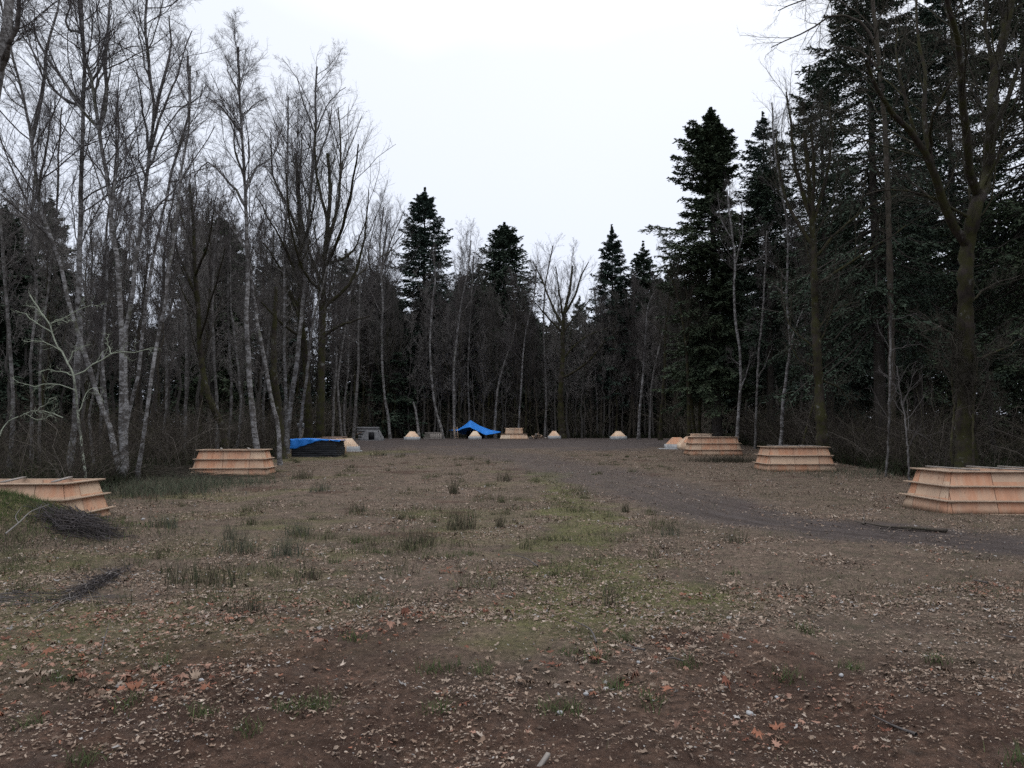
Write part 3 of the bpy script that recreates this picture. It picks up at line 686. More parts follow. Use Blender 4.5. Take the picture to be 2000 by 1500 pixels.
def plywood_form(label, loc, rz, W, D, H=1.25, inset=.34, dinset=.3, walers=(.33, .67, 1.0), planks=3, off=.3, seed=0, ext=.13):
    g = np.random.default_rng(seed + 40)
    root = thing('plywood_form', label, 'plywood form', loc, rz, FORMS)
    w, d = W - 2 * inset, D - 2 * dinset
    frustum_panels(root, W, D, w, d, 0, H, M['ply'], off)
    for f in walers:
        hw = W / 2 - inset * f; y0 = dinset * f; y1 = D - dinset * f; z = H * f - (.0 if f < 1 else -.012); t, dp = .042, .12
        top = f >= 1
        for k in range(4):
            b = Buf()
            sag = g.normal() * .006
            if k == 0: b.bar((-hw - .03, y0 - dp / 2 - .002, z), (hw + .03, y0 - dp / 2 - .002, z + sag), dp, t)
            if k == 2: b.bar((-hw - .03, y1 + dp / 2 + .002, z), (hw + .03, y1 + dp / 2 + .002, z + sag), dp, t)
            e = ext * g.uniform(.7, 1.5)
            s_ = -1 if k == 1 else 1
            if k in (1, 3): b.bar((s_ * (hw + dp / 2 + .003), y0 - .10, z + .003), (s_ * (hw + dp / 2 + .003), y1 + e + .06, z + .006 + sag), dp, t)
            b.build('waler', M['lumber'], root)
        if not top:
            for s_ in (-1, 1):
                b = Buf(); x = s_ * (hw + .02); b.box(min(x, x - s_ * .16), max(x, x - s_ * .16), y0 - .075, y0 - .005, z - .055, z - .022); b.build('cleat', M['lumber'], root)
    b = Buf(); b.bar((-W/2 - .02, -.035, .02), (W/2 + .02, -.035, .02), .06, .035); b.build('sill_board', M['lumber'], root)
    # weeds and blown grass against the foot of the form
    ca, sa = math.cos(rz), math.sin(rz); m = 420; t_ = g.uniform(-.55, .55, m) * W; e_ = -np.abs(g.normal(size=m)) * .09 - .02
    sd_ = g.random(m) < .3; lx = np.where(sd_, np.sign(t_) * (W / 2 - e_ - .02), t_); ly = np.where(sd_, g.random(m) * D, e_)
    FOOT.append((loc[0] + lx * ca - ly * sa, loc[1] + lx * sa + ly * ca))
    for k in range(planks):
        x = -w / 2 + w * (k + .6 + g.normal() * .08) / (planks + .2); y0 = dinset
        b = Buf(); b.bar((x - .22, y0 + d - .0, H + .085), (x + .26, y0 + .02, H + .058), .10, .035); b.build('cross_board', M['grey_board'], root)
    return root
def put(u, v, dy=0.):
    g0 = G(u, v); g0[2] -= .03; return g0
q = put(1838, 1005); plywood_form('near plywood form cut off by the right edge, with cross boards on its rim', q + [2.12, .0, 0], R(-1), 3.9, 2.3, 1.14, seed=1, off=.55)
q = put(1566, 922); plywood_form('plywood form standing alone between the near right form and the stepped pair', q, R(-3), 3.55, 2.4, 1.26, seed=2)
q = put(1400, 890); plywood_form('plywood form in front of the small two tier form at the right side', q, R(-2), 3.7, 2.4, 1.30, seed=3, planks=0, off=1.)
q = put(445, 931); plywood_form('plywood form half hidden by rank grass left of the blue tarp pile', q, R(6), 3.5, 2.2, 1.24, seed=4, planks=2)
q = at(138, 18.6); q[2] -= .22; plywood_form('near plywood form behind the grassy mound and brush at the left edge', q - [2.05, 0, 0], R(4), 4.1, 2.4, 1.22, seed=5, off=.2)
# stepped form: a skirt, a ledge and an upright tier
def stepped_form(label, loc, rz, W, D, h1, w, d, h2, w2):
    root = thing('stepped_plywood_form', label, 'plywood form', loc, rz, FORMS)
    frustum_panels(root, W, D, W * .88, D * .85, 0, h1, M['ply_pale'], .4)
    y0 = (D - d) / 2
    for k, (a, c) in enumerate((((-W/2 * .9, D * .06, h1 + .02), (W/2 * .9, D * .06, h1 + .02)), ((-W/2 * .9, D * .94, h1 + .02), (W/2 * .9, D * .94, h1 + .02)))):
        b = Buf(); b.bar(a, c, .10, .04); b.build('waler', M['lumber'], root)
    b = Buf(); b.box(-W/2 * .86, W/2 * .86, D * .09, D * .91, h1 - .03, h1 + .002); b.build('ledge', M['ply_pale'], root)
    sub = Buf()
    for k in range(1):
        B = [(-w/2, y0, h1), (w/2, y0, h1), (w/2, y0 + d, h1), (-w/2, y0 + d, h1)]; e = (d - d * .9) / 2
        T = [(-w2/2, y0 + e, h1 + h2), (w2/2, y0 + e, h1 + h2), (w2/2, y0 + d - e, h1 + h2), (-w2/2, y0 + d - e, h1 + h2)]
        for k, inn in enumerate(((0, 1, 0), (-1, 0, 0), (0, -1, 0), (1, 0, 0))):
            b = Buf(); j = (k + 1) % 4; panel_grid(b, B[k], B[j], T[j], T[k], k * 7.3, h2, .018, inn); b.build('side_panel', M['ply_pale'], root)
    for f in (1.,):
        for yy in (y0 - .03, y0 + d + .03):
            b = Buf(); b.bar((-w/2 - .06, yy, h1 + h2 * f), (w/2 + .06, yy, h1 + h2 * f), .07, .045); b.build('waler', M['lumber'], root)
    return root
q = at(1004, 77); stepped_form('two tier plywood form beside the blue tarp shelter, wide skirt below', q, 0, 3.1, 2.2, .55, 1.95, 1.3, .65, 1.85)
q = at(1372, 60); q[2] -= .02; stepped_form('two tier plywood form half hidden behind a larger form at right', q, R(-6), 2.9, 2.2, .62, 1.7, 1.3, .55, 1.6)
PIERS = 'small plywood caps on concrete bases'
def pier(label, loc, rz, W, hb, hc, top=.28, pale=True, base='concrete', slab=0.):
    root = thing('pier_form', label, 'pier form', loc, rz, PIERS)
    b = Buf()
    s_ = W / 2; t_ = s_ * .97
    V = [(-s_, -s_, -.1), (s_, -s_, -.1), (s_, s_, -.1), (-s_, s_, -.1), (-t_, -t_, hb), (t_, -t_, hb), (t_, t_, hb), (-t_, t_, hb)]
    b.add(V, Q=[[0, 3, 2, 1], [4, 5, 6, 7], [0, 1, 5, 4], [1, 2, 6, 5], [2, 3, 7, 6], [3, 0, 4, 7]], pu=[v[0] + v[1] for v in V], pv=[v[2] for v in V]); b.build('base', M[base], root)
    c0 = Buf(); s2 = W * .43; t2 = W * top / 2
    Vq = [(-s2, -s2, hb + .003), (s2, -s2, hb + .003), (s2, s2, hb + .003), (-s2, s2, hb + .003), (-t2, -t2, hb + hc), (t2, -t2, hb + hc), (t2, t2, hb + hc), (-t2, t2, hb + hc)]
    for k, f in enumerate(([0, 1, 5, 4], [1, 2, 6, 5], [2, 3, 7, 6], [3, 0, 4, 7], [4, 5, 6, 7])):
        P_ = np.array([Vq[i] for i in f]); ax = 0 if k in (0, 2, 4) else 1
        c0.add(P_, Q=[[0, 1, 2, 3]], pu=P_[:, ax] + k * 2.44 + .6, pv=P_[:, 2])
    c0.build('cap', M['ply_pale' if pale else 'ply'], root)
    if slab:
        b = Buf(); b.box(-s_ - slab, s_ + slab * .6, -s_ - .25, s_ + .1, -.12, .035); b.build('slab', M['concrete'], root)
    return root
pier('small pale plywood pyramid on concrete left of the ladder, next to the leaning snag', put(805, 859), R(4), 1.62, .34, .56)
pier('small pale plywood pyramid on concrete in front of the blue tarp shelter', at(928, 76.5), R(0), 1.36, .33, .55)
pier('small plywood pyramid on concrete right of the scrap heap', at(1082, 80), R(3), 1.38, .32, .55, .24)
pier('small plywood pyramid on concrete alone toward the right of the far tree line', at(1207, 77), R(2), 1.62, .34, .55, .26)
pier('larger plywood pyramid on grey concrete slab beside the right row of forms', put(1322, 876), R(-4), 1.85, .38, .55, .34, False, slab=.6)
pier('plywood pyramid on a plywood box wedged between the right forms', at(1346, 57), R(0), 1.7, .55, .5, .26, False, base='ply_pale')
pier('larger pale plywood pyramid on concrete at the right end of the black stack', put(680, 880), R(12), 1.85, .36, .62, .30, True, slab=.25)
pier('pale plywood pyramid with blunt top behind the one beside the black stack', at(667, 56), R(8), 1.7, .5, .5, .34, True, base='ply_pale')

fx, fy = (np.concatenate(a) for a in zip(*FOOT)); b = Buf(); m = len(fx)
blades(b, fx, fy, .10 * rng.uniform(.4, 2.2, m) * np.clip(fy / 25, .7, 1.6), .009, .8, gcols(m, [(.08, .085, .045), (.17, .14, .095), (.05, .045, .032)], [.4, .35, .25]))
tag(b.build('weeds', M['grass']), 'short weeds growing against the feet of the plywood forms', kind='stuff')
# ------------------------------------------------------------------ black wrapped stack with blue tarp
c = put(613, 893); SW, SD, SH = 3.1, 1.9, 1.12
root = thing('wrapped_stack', 'long stack wrapped in black plastic under a blue tarp beside a mossy trunk', 'wrapped stack', c, R(-4))
b = Buf(); nu, nv = 40, 22
def wrapf(u, v):  # u round the stack, v up
    a = u * 4; k = int(a) % 4; f = a - int(a)
    x0, x1, y0, y1 = -SW/2, SW/2, 0, SD
    p = [(x0 + (x1-x0)*f, y0), (x1, y0 + (y1-y0)*f), (x1 - (x1-x0)*f, y1), (x0, y1 - (y1-y0)*f)][k]
    lay = .03 * (((v * 9) % 1) < .82) + .05 * (vnoise(u * 22, v * 6) - .5)
    cx, cy = 0, SD / 2; sx = 1 + (lay) / 1.2 - .07 * v
    return ((p[0] - cx) * sx + cx, (p[1] - cy) * (1 + lay / .8) + cy, v * SH + .04 * (vnoise(u * 9, 3) - .5) * v)
V = np.array([[wrapf(u, v) for u in np.arange(nu * 2) / (nu * 2.)] for v in np.linspace(0, 1, nv * 2)], float); n2 = nu * 2
i = np.arange(nv * 2 - 1)[:, None] * n2 + np.arange(n2)[None]; j = np.arange(nv * 2 - 1)[:, None] * n2 + (np.arange(n2)[None] + 1) % n2
b.add(V.reshape(-1, 3), Q=np.stack([i, j, j + n2, i + n2], -1)); b.build('wrapping', M['black_wrap'], root)
b = Buf(); b.box(-SW/2 * .9, SW/2 * .9, .1, SD - .1, SH - .06, SH - .01); b.build('top_board', M['black_wrap'], root)
for x in (-1.1, .15, 1.15):
    b = Buf(); b.box(x - .05, x + .05, -.02, SD, SH + .0, SH + .05); b.build('batten', M['lumber'], root)
def cloth(name, label, f, nu, nv, mat, loc, rz=0, cat='tarp', th=.006, parent=None):
    U, Vv = np.meshgrid(np.linspace(0, 1, nu), np.linspace(0, 1, nv)); P_ = f(U, Vv)
    i = np.arange(nv - 1)[:, None] * nu + np.arange(nu - 1)[None]; Q = np.stack([i, i + 1, i + nu + 1, i + nu], -1).reshape(-1, 4)
    b = Buf(); b.add(P_.reshape(-1, 3), Q=Q); o = b.build(name, mat, parent=parent, smooth=True)
    if parent is None: o.location = Vector(loc); o.rotation_euler = (0, 0, rz)
    s = o.modifiers.new('thickness', 'SOLIDIFY'); s.thickness = th
    if label: tag(o, label, cat)
    return o
def tarp_top(U, V):
    # U along the stack, V from the hem hanging at the front, over the top, to the back
    hang = np.interp(U, [0, .12, .35, .5, .62, .9, 1], [.66, .64, .40, .16, .05, .03, .16])
    s = V * 2.6 - .0
    x = -SW/2 * 1.07 + U * SW * 1.12 + .05 * np.sin(V * 9 + U * 4)
    y = np.where(V < .3, -.11 - .04 * np.sin(U * 31), -.11 + (V - .3) / .7 * (SD * 1.05))
    zt = SH + .11 + .05 * (fbm(U * 5, V * 5) - .4) + .07 * np.exp(-((U - .3) / .2) ** 2) - .06 * U
    z = np.where(V < .3, zt - hang * (1 - V / .3), zt) + .025 * np.sin(U * 40 + V * 8) * (V < .35) + .03 * (fbm(U * 14, V * 9) - .45)
    return np.stack([x, y, z], -1)
cloth('blue_tarp', 'crumpled blue tarp thrown over the black wrapped stack', tarp_top, 70, 26, M['tarp'], c, R(-4))
def plank(label, a, b_, w, h, mat, name='loose_plank', group=None):
    bb = Buf(); bb.bar(np.array(b_) * 0, np.array(b_) - np.array(a), w, h); o = bb.build(name, M[mat]); o.location = Vector(a); return tag(o, label, 'plank', group)
z = float(c[2])
plank('long pale plank lying along the back of the blue tarp', c + [-1.7, 2.05, SH + .12], c + [1.4, 2.1, SH + .2], .18, .05, 'lumber')
plank('orange plank lying level behind the blue tarp pile', c + [-.3, 3.3, 1.32], c + [1.45, 3.3, 1.34], .3, .16, 'ply_pale')
b = Buf(); b.box(-.75, .75, 0, .9, 0, 1.22, pu=.3, pv=.2); o = b.build('plywood_crate', M['ply_pale']); o.location = Vector(c + [.55, 3.0, 0]); tag(o, 'plywood crate carrying the orange plank behind the wrapped stack', 'crate')

# ------------------------------------------------------------------ tilted panel on props behind the stack
q = at(592, 60)
root = thing('tilted_panel', 'grey blue panel tilted on wooden props behind the blue tarp pile', 'panel', q, R(8))
b = Buf(); b.bar((-.05, 0, 2.0), (.12, .45, 1.35), 1.0, .05); b.build('panel', M['metal'], root)
for x0, x1 in ((-.35, .05), (.6, .45)):
    b = Buf(); b.bar((x0, .1, 0), (x1, .25, 1.62), .16, .09); b.build('prop', M['grey_board'], root)

# ------------------------------------------------------------------ grey form with black opening, block stack behind it
q = put(722, 860)
root = thing('grey_form', 'grey sloping box form with a black opening, left of the small pyramids', 'form box', q, R(-8))
frustum_panels(root, 2.2, 1.8, 1.25, 1.1, 0, 1.0, M['dull_concrete'])
b = Buf(); b.add([(-.12, -.03, .08), (.48, -.03, .08), (.38, .26, .86), (-.22, .26, .86), (-.12, .05, .08), (.48, .05, .08), (.38, .34, .86), (-.22, .34, .86)], Q=[[0, 1, 2, 3], [7, 6, 5, 4], [0, 4, 5, 1], [1, 5, 6, 2], [2, 6, 7, 3], [3, 7, 4, 0]]); b.build('opening', M['black'], root)  # black slab on the face paints the shade inside the opening
b = Buf(); b.box(-1.4, 1.5, -.3, 0, -.08, .06); b.build('base_slab', M['dull_concrete'], root)
q2 = at(706, 68.)
plank('rust orange plywood offcut leaning on the grey form', q2 + [-1.2, -2.2, .2], q2 + [.5, -2.4, .95], .5, .03, 'ply', 'plywood_offcut')
q = at(720, 74); root = thing('block_stack', 'grey stack of slabs standing behind the grey form box', 'slab stack', q, R(5))
for k in range(5):
    b = Buf(); e = .12 * rng.normal(); b.box(-1.1 + e * .6, 1.15 + e, 0, 1.2, .28 * k, .28 * k + .24); b.build('slab', M['dull_concrete'], root)

# ------------------------------------------------------------------ blue tarp shelter
q = at(919, 80.5)
root = thing('tarp_shelter', 'peaked blue tarp shelter pitched at the far tree line', 'tarp shelter', q)
def roof(U, V):   # U left to right, V from the front hem to the ridge and down the back
    x = (U - .40) * 5.6
    peak = np.interp(U, [0, .14, .27, .40, .58, .8, 1], [.98, 1.05, 1.5, 2.12, 1.5, 1.02, .80])
    hem = np.interp(U, [0, .14, .27, .40, .58, .72, .86, 1], [.98, .86, 1.12, 1.30, .78, .42, .55, .72])
    back = np.interp(U, [0, .2, .4, .6, 1], [.9, .5, .35, .35, .6])
    f = np.where(V < .5, V * 2, 2 - V * 2); e = np.where(V < .5, hem, back)
    z = e + (peak - e) * f ** 1.15 + .025 * np.sin(U * 26 + V * 5) * (1 - f) * .6 - .045 * np.sin(np.pi * f) * (.4 + .6 * np.abs(np.sin(U * 9)))
    y = -1.5 + V * 3.4 + .1 * np.sin(U * 14)
    return np.stack([x, y, z], -1)
cloth('canopy', None, roof, 60, 40, M['tarp'], None, parent=root)
for (x, y, h) in ((0, .15, 2.1), (-2.1, -.9, 1.0), (2.6, -.6, .85)):
    b = Buf(); b.tubes(np.array([[(x, y, -.1), (x, y, h)]]), np.array([[.035, .03]]), 6); b.build('pole', M['grey_board'], root)
b = Buf(); b.box(-.5, 1.5, .9, 1.3, -.05, .9); o = b.build('dark_interior_box', M['black']); o.location = Vector(q); tag(o, 'black box standing in for the dark interior under the blue tarp shelter', 'box')  # near-black box stands in for the shaded interior under the tarp
# ladder
a = at(891, 77.5); root = thing('ladder', 'pale wooden ladder propped at the left corner of the blue tarp shelter', 'ladder', a, R(0))
for s_ in (-1, 1):
    b = Buf(); b.bar((s_ * .2 + .06, 0, -.03), (s_ * .18 - .10, .35, 1.32), .05, .05); b.build('rail', M['lumber'], root)
for k in range(5):
    f = .12 + k * .19; b = Buf(); b.bar((-.2 + .06 - .16 * f, .35 * f, 1.35 * f), (.2 + .06 - .16 * f, .35 * f, 1.35 * f), .04, .035); b.build('rung', M['lumber'], root)
# pallets and boards
q = at(846, 77)
root = thing('pallet_heap', 'heap of grey boards with a pallet leaning on its front', 'board heap', q, R(-3))
for k in range(6):
    b = Buf(); b.box(-.95 + .1 * rng.normal(), .75 + .1 * rng.normal(), .25, 1.2, .13 * k, .13 * k + .09); b.build('board_layer', M['grey_board'], root)
pl = Buf()
for k in range(6): x = -.15 + k * .21; pl.bar((x, -.25, .02), (x - .1, .2, .62), .11, .02)
for f in (.05, .5, .95): pl.bar((-.25 - .1 * f, -.22 + .43 * f, .04 + .58 * f), (1.05 - .1 * f, -.22 + .43 * f, .04 + .58 * f), .05, .06)
pl.build('leaning_pallet', M['grey_board'], root)
# scrap boards in a heap
q = at(1048, 77.5)
lab = 'short pale scrap of board in the heap right of the two tier form'
for k in range(26):
    bb = Buf(); a = rng.random() * 6.28; L = rng.uniform(.25, .7); t = rng.normal() * .35
    dv = np.array([np.cos(a) * np.cos(t), np.sin(a) * np.cos(t), np.sin(t)]) * L / 2
    bb.bar(-dv, dv, rng.uniform(.08, .2), .04); o = bb.build('scrap_board', M[['lumber', 'grey_board', 'ply_pale'][k % 3]])
    xx = rng.normal() * .6; o.location = Vector(q + [xx + .1, rng.normal() * .35 + .5, max(.08, .5 * math.exp(-(xx / .6) ** 2) * rng.random() + .1)])
    tag(o, lab, 'scrap board', 'scrap boards heaped by the two tier form')
# leaning snag
tp = rooted([(819, 852), (815, 825), (811, 800), (807, 785)], 76, .0)
bb = Buf(); bb.tubes(spline(tp, 10)[None], (np.linspace(1, .5, 10) * .16 * (1 + .15 * rng.random(10)))[None], 8); tag(bb.build('broken_snag', M['alder'], origin=tp[0], smooth=True), 'bare broken snag leaning left beside the pale pyramid', 'snag')

# ------------------------------------------------------------------ brush piles of cut twigs (left foreground)
def brush_pile(name, label, cx, cy, ang, n, L, spread, h, pal, r=(.003, .008)):
    b = Buf(); a = rng.normal(ang, .42, n); x = cx + rng.normal(0, spread[0], n) * math.cos(ang) - rng.normal(0, spread[1], n) * math.sin(ang)
    y = cy + (x - cx) * math.tan(ang) * .8 + rng.normal(0, spread[1], n)
    l = L * rng.uniform(.4, 1.2, n); t = np.linspace(-.5, .5, 6)
    px_ = x[:, None] + np.cos(a)[:, None] * l[:, None] * t; py_ = y[:, None] + np.sin(a)[:, None] * l[:, None] * t
    zz = gz(px_, py_) + .01 + (h * rng.random(n) ** 1.4 * np.exp(-((x - cx) / spread[0]) ** 2 * .5))[:, None] + rng.normal(size=(n, 1)) * .10 * t * l[:, None] + rng.normal(size=(n, 6)) * .012
    zz = np.maximum(zz, gz(px_, py_) + .004)
    pth = np.stack([px_ + rng.normal(size=px_.shape) * .012, py_ + rng.normal(size=px_.shape) * .012, zz], -1)
    rr = rng.uniform(*r, n)[:, None] * np.linspace(1, .4, 6)
    col = np.concatenate([gcols(n, pal, [1 / len(pal)] * len(pal)), np.ones((n, 1))], 1)
    b.tubes(pth, rr, 4, col=np.repeat(col, 24, 0))
    return tag(b.build(name, M['grass']), label, kind='stuff')
DK = [(.06, .052, .055), (.05, .044, .044), (.085, .075, .078), (.04, .033, .03)]
brush_pile('dark_brush', 'dark cut twigs heaped on the mound in front of the left form', -8.75, 14.7, -.5, 620, .9, (.46, .2), .24, DK, (.003, .011))
ga, gb = G(60, 1210), G(280, 1098); gm = (ga + gb) / 2; brush_pile('dry_brush', 'dry broken twigs strewn over the grass in the left foreground', gm[0], gm[1], math.atan2(gb[1] - ga[1], gb[0] - ga[0]), 190, .8, (.38, .10), .10, DK + [(.22, .20, .19)], (.0025, .006))
g1 = G(60, 1175); brush_pile('twig_litter', 'long thin twigs lying near the left edge', g1[0], g1[1], .2, 60, .8, (.5, .2), .04, [(.16, .145, .14), (.09, .08, .078)], (.003, .006))
g1 = G(300, 945); brush_pile('edge_brush', 'low dark brush piled between the grass and the white birches', g1[0] - 1.8, g1[1] + 3, .1, 1300, 1.8, (2.2, 1.2), .5, [(.05, .046, .036), (.065, .055, .045)], (.005, .012))
# ------------------------------------------------------------------ trees traced from the photograph, each at its own distance
TT = traced_tree
ALD = dict(n_limb=22, t0=.42, limb_len=.23, ang=.72, up=.06, levels=(11, 8, 6), rmin=.0048, l2=.5)
THIN = dict(n_limb=12, t0=.5, limb_len=.18, ang=.7, up=.08, levels=(8, 6, 4))
MAP = dict(K=100, lump=.09, n_limb=16, t0=.35, limb_len=.35, ang=.6, up=.16, levels=(10, 8, 5), l2=.55)
g_ = 'pale barked trees at the forest edge'
# left side, near group of pale alders
TT('alder_tree', 'thick lichen spotted trunk leaning in at the upper left corner, near the camera', [(-75, 1010), (-70, 800), (-50, 500), (-25, 280), (-2, 140), (12, 60), (22, -30), (45, -250), (60, -420)], 15, 50, 10,
   [([(-2, 140), (28, 70), (36, 0), (50, -150)], 12), ([(-10, 150), (25, 55), (50, 20)], 5)], mat='alder_dim', seed=1, **{**ALD, 't0': .66, 'n_limb': 8})
TT('alder_tree', 'pale alder that bends left then forks high, left of the straight white trunk', [(240, 948), (212, 830), (182, 747), (163, 682), (135, 595), (118, 512), (97, 455), (77, 400), (68, 330), (57, 245), (40, 170), (22, 97), (5, 20), (-10, -60)], 31, 15, 4,
   [([(62, 255), (80, 200), (88, 130), (100, 70), (112, 5), (125, -60)], 9), ([(75, 380), (85, 320), (100, 240), (108, 190)], 6), ([(40, 170), (15, 150), (-20, 130)], 4)], seed=2, **ALD)
TT('alder_tree', 'straightest white alder trunk behind the small lichen covered tree', [(132, 938), (140, 880), (148, 800), (151, 700), (157, 647), (153, 600), (155, 505), (158, 380), (161, 270), (163, 195), (164, 100), (158, 10), (156, -80)], 33, 19, 5,
   [([(160, 215), (125, 160), (90, 110), (60, 40)], 7), ([(162, 195), (175, 170), (195, 130), (215, 60)], 7), ([(158, 240), (120, 190), (60, 90), (30, 50)], 6), ([(163, 100), (140, 60), (138, -10)], 6)], seed=3, **ALD)
TT('alder_tree', 'tall alder with a long curved side stem, right of the straightest white trunk', [(243, 946), (238, 867), (238, 717), (235, 600), (230, 520), (220, 467), (213, 367), (200, 300), (190, 230), (180, 167), (163, 93), (155, 0), (150, -90)], 31, 17, 5,
   [([(195, 228), (206, 190), (206, 110), (212, 60), (216, 0), (225, -70)], 9), ([(218, 400), (228, 330), (230, 190), (232, 150)], 6), ([(186, 180), (200, 140), (190, 70)], 5), ([(190, 250), (160, 215), (110, 130), (80, 60)], 6)], seed=4, **ALD)
TT('alder_tree', 'slanting alder with a broad feathery crown, leaning right above the brush', [(247, 948), (246, 800), (247, 640), (257, 583), (264, 520), (268, 490), (276, 430), (288, 330), (295, 270), (300, 205), (292, 140), (285, 70), (287, 0), (290, -60)], 32, 15, 5,
   [([(300, 195), (318, 155), (332, 110), (330, 30)], 8), ([(292, 270), (275, 180), (268, 140)], 6), ([(296, 275), (325, 200), (350, 130), (375, 60)], 6), ([(290, 320), (320, 260), (350, 215), (390, 190)], 5), ([(285, 130), (270, 60), (260, 0)], 4)], seed=5, **{**ALD, 'n_limb': 20})
TT('alder_tree', 'slim white alder leaning right, its foot beside the clump of pale trunks', [(243, 940), (242, 870), (253, 800), (267, 750), (280, 633), (290, 560), (302, 490), (318, 420), (335, 340), (352, 280), (366, 230), (367, 110)], 33, 11, 4, [], seed=6, **THIN)
TT('alder_tree', 'white trunk leaning right with its foot apart from the clump, nearest the grass', [(268, 945), (283, 833), (297, 733), (307, 667), (320, 600), (333, 507), (346, 410), (356, 330), (368, 250), (372, 130)], 31, 12, 4,
   [([(322, 620), (345, 605), (375, 600)], 3)], seed=7, **THIN)
TT('alder_tree', 'short pale trunk crossing the clump of alders low down', [(232, 945), (222, 880), (215, 850), (205, 760), (200, 690), (206, 600), (212, 480)], 34, 11, 4, [], seed=8, **THIN)
# lichen covered small tree
TT('lichen_tree', 'small dead tree covered in pale green lichen with crooked spreading branches', [(172, 938), (157, 850), (150, 793), (143, 733), (127, 697), (110, 673), (97, 633), (80, 610), (68, 590), (60, 575)], 27, 6.5, 2.2,
   [([(143, 733), (183, 713), (220, 690), (270, 685), (302, 680)], 3.1), ([(218, 692), (212, 673), (210, 652)], 1.7), ([(127, 697), (150, 683), (175, 672)], 2.4), ([(112, 675), (80, 665), (45, 668)], 2.4), ([(98, 648), (65, 625), (30, 603)], 2.4),
    ([(97, 633), (110, 627), (145, 627)], 2.0), ([(143, 735), (110, 725), (75, 724)], 2.4), ([(142, 768), (120, 752), (85, 750), (50, 748), (22, 737)], 2.4), ([(80, 610), (65, 600), (50, 597)], 1.7), ([(157, 800), (180, 757), (205, 785)], 2.0), ([(150, 620), (175, 598), (205, 594)], 2.0)],
   mat='lichen', tm='lichen', seed=9, n_limb=0, t0=.4, levels=(8, 4, 0), wig=.2, up=.0, rmin=.005, l2=.25)
TT('lichen_tree', 'low leaning lichen covered branch stem at the left edge below the dead lichen tree', [(-30, 930), (-5, 860), (12, 828), (40, 812), (85, 804), (122, 815)], 26, 3.4, 1.5, [([(40, 812), (75, 820), (105, 812)], 2.5), ([(60, 808), (85, 790), (112, 772)], 2.5)], mat='lichen', tm='lichen', seed=10, n_limb=5, t0=.3, limb_len=.2, levels=(4, 2, 0), rmin=.004, l2=.4)
# centre left alders
TT('alder_tree', 'tallest white alder between the left clump and the blue tarp, with an oval crown', [(508, 895), (493, 804), (487, 750), (484, 675), (481, 618), (484, 567), (482, 480), (480, 400), (476, 310), (472, 250), (468, 190), (466, 130), (465, 92)], 39, 17, 4,
   [([(482, 400), (445, 350), (400, 320), (380, 345)], 6), ([(478, 370), (500, 330), (530, 310), (545, 250)], 5), ([(474, 270), (450, 230), (420, 200), (405, 190)], 5), ([(472, 235), (490, 210), (520, 190)], 4), ([(480, 330), (460, 290), (455, 200)], 5), ([(481, 470), (440, 430), (400, 390)], 5), ([(468, 180), (450, 150), (440, 110)], 4)], seed=11, **{**ALD, 'n_limb': 26, 't0': .45, 'limb_len': .22})
TT('alder_tree', 'pale alder leaning left that meets the tall white alder half way up', [(548, 893), (541, 825), (529, 774), (520, 720), (508, 660), (499, 606), (490, 540), (485, 470)], 41, 13, 5, [], seed=12, **THIN)
TT('alder_tree', 'white alder rising right of the blue tarp into the tallest fan of twigs', [(560, 890), (563, 825), (571, 765), (580, 705), (586, 645), (592, 590), (599, 483), (606, 383), (612, 300), (617, 233), (616, 180), (620, 130)], 52, 15, 4,
   [([(606, 383), (575, 320), (568, 260)], 5), ([(612, 330), (640, 260), (650, 200)], 5), ([(616, 240), (590, 190), (580, 150)], 4), ([(616, 235), (650, 190), (675, 170)], 4)], seed=13, **{**ALD, 'n_limb': 22})
TT('alder_tree', 'slim straight white trunk between the two tallest alders of the left side', [(560, 880), (559, 780), (555, 690), (556, 585), (555, 489), (560, 400), (562, 300), (563, 190)], 53, 10, 3, [], seed=14, **ALD)
TT('maple_tree', 'dark mossy maple with a dense round crown above the blue tarp pile', [(622, 880), (625, 840), (628, 720), (630, 630), (632, 560), (634, 500), (640, 440), (645, 380), (640, 300)], 53, 18, 6,
   [([(632, 560), (600, 480), (585, 380), (590, 260)], 8), ([(633, 530), (670, 440), (690, 350), (700, 280)], 8), ([(634, 500), (660, 400), (665, 290), (660, 210)], 8), ([(640, 440), (620, 350), (615, 240)], 7), ([(630, 600), (680, 560), (710, 470), (720, 370)], 7), ([(628, 660), (655, 640), (690, 628), (722, 617)], 7), ([(632, 570), (600, 540), (570, 450), (560, 340)], 6), ([(634, 520), (680, 500), (715, 430)], 6)], mat='maple', tm='twig_brown', seed=15, **{**MAP, 'n_limb': 18})
TT('maple_tree', 'dark maple with long limbs slanting up to the left, behind the white trunks', [(603, 880), (602, 800), (598, 720), (590, 640), (587, 560), (586, 470), (583, 390), (578, 300)], 54, 17, 6,
   [([(592, 665), (560, 640), (520, 600), (490, 570)], 6), ([(588, 610), (560, 560), (540, 510), (515, 475)], 8), ([(590, 640), (560, 570), (535, 545), (505, 530)], 6), ([(586, 470), (560, 400), (535, 350), (530, 260)], 7), ([(586, 500), (610, 420), (620, 330)], 6), ([(587, 560), (550, 470), (520, 420), (500, 380)], 6)], mat='maple', tm='twig_brown', seed=16, **{**MAP, 'n_limb': 20})
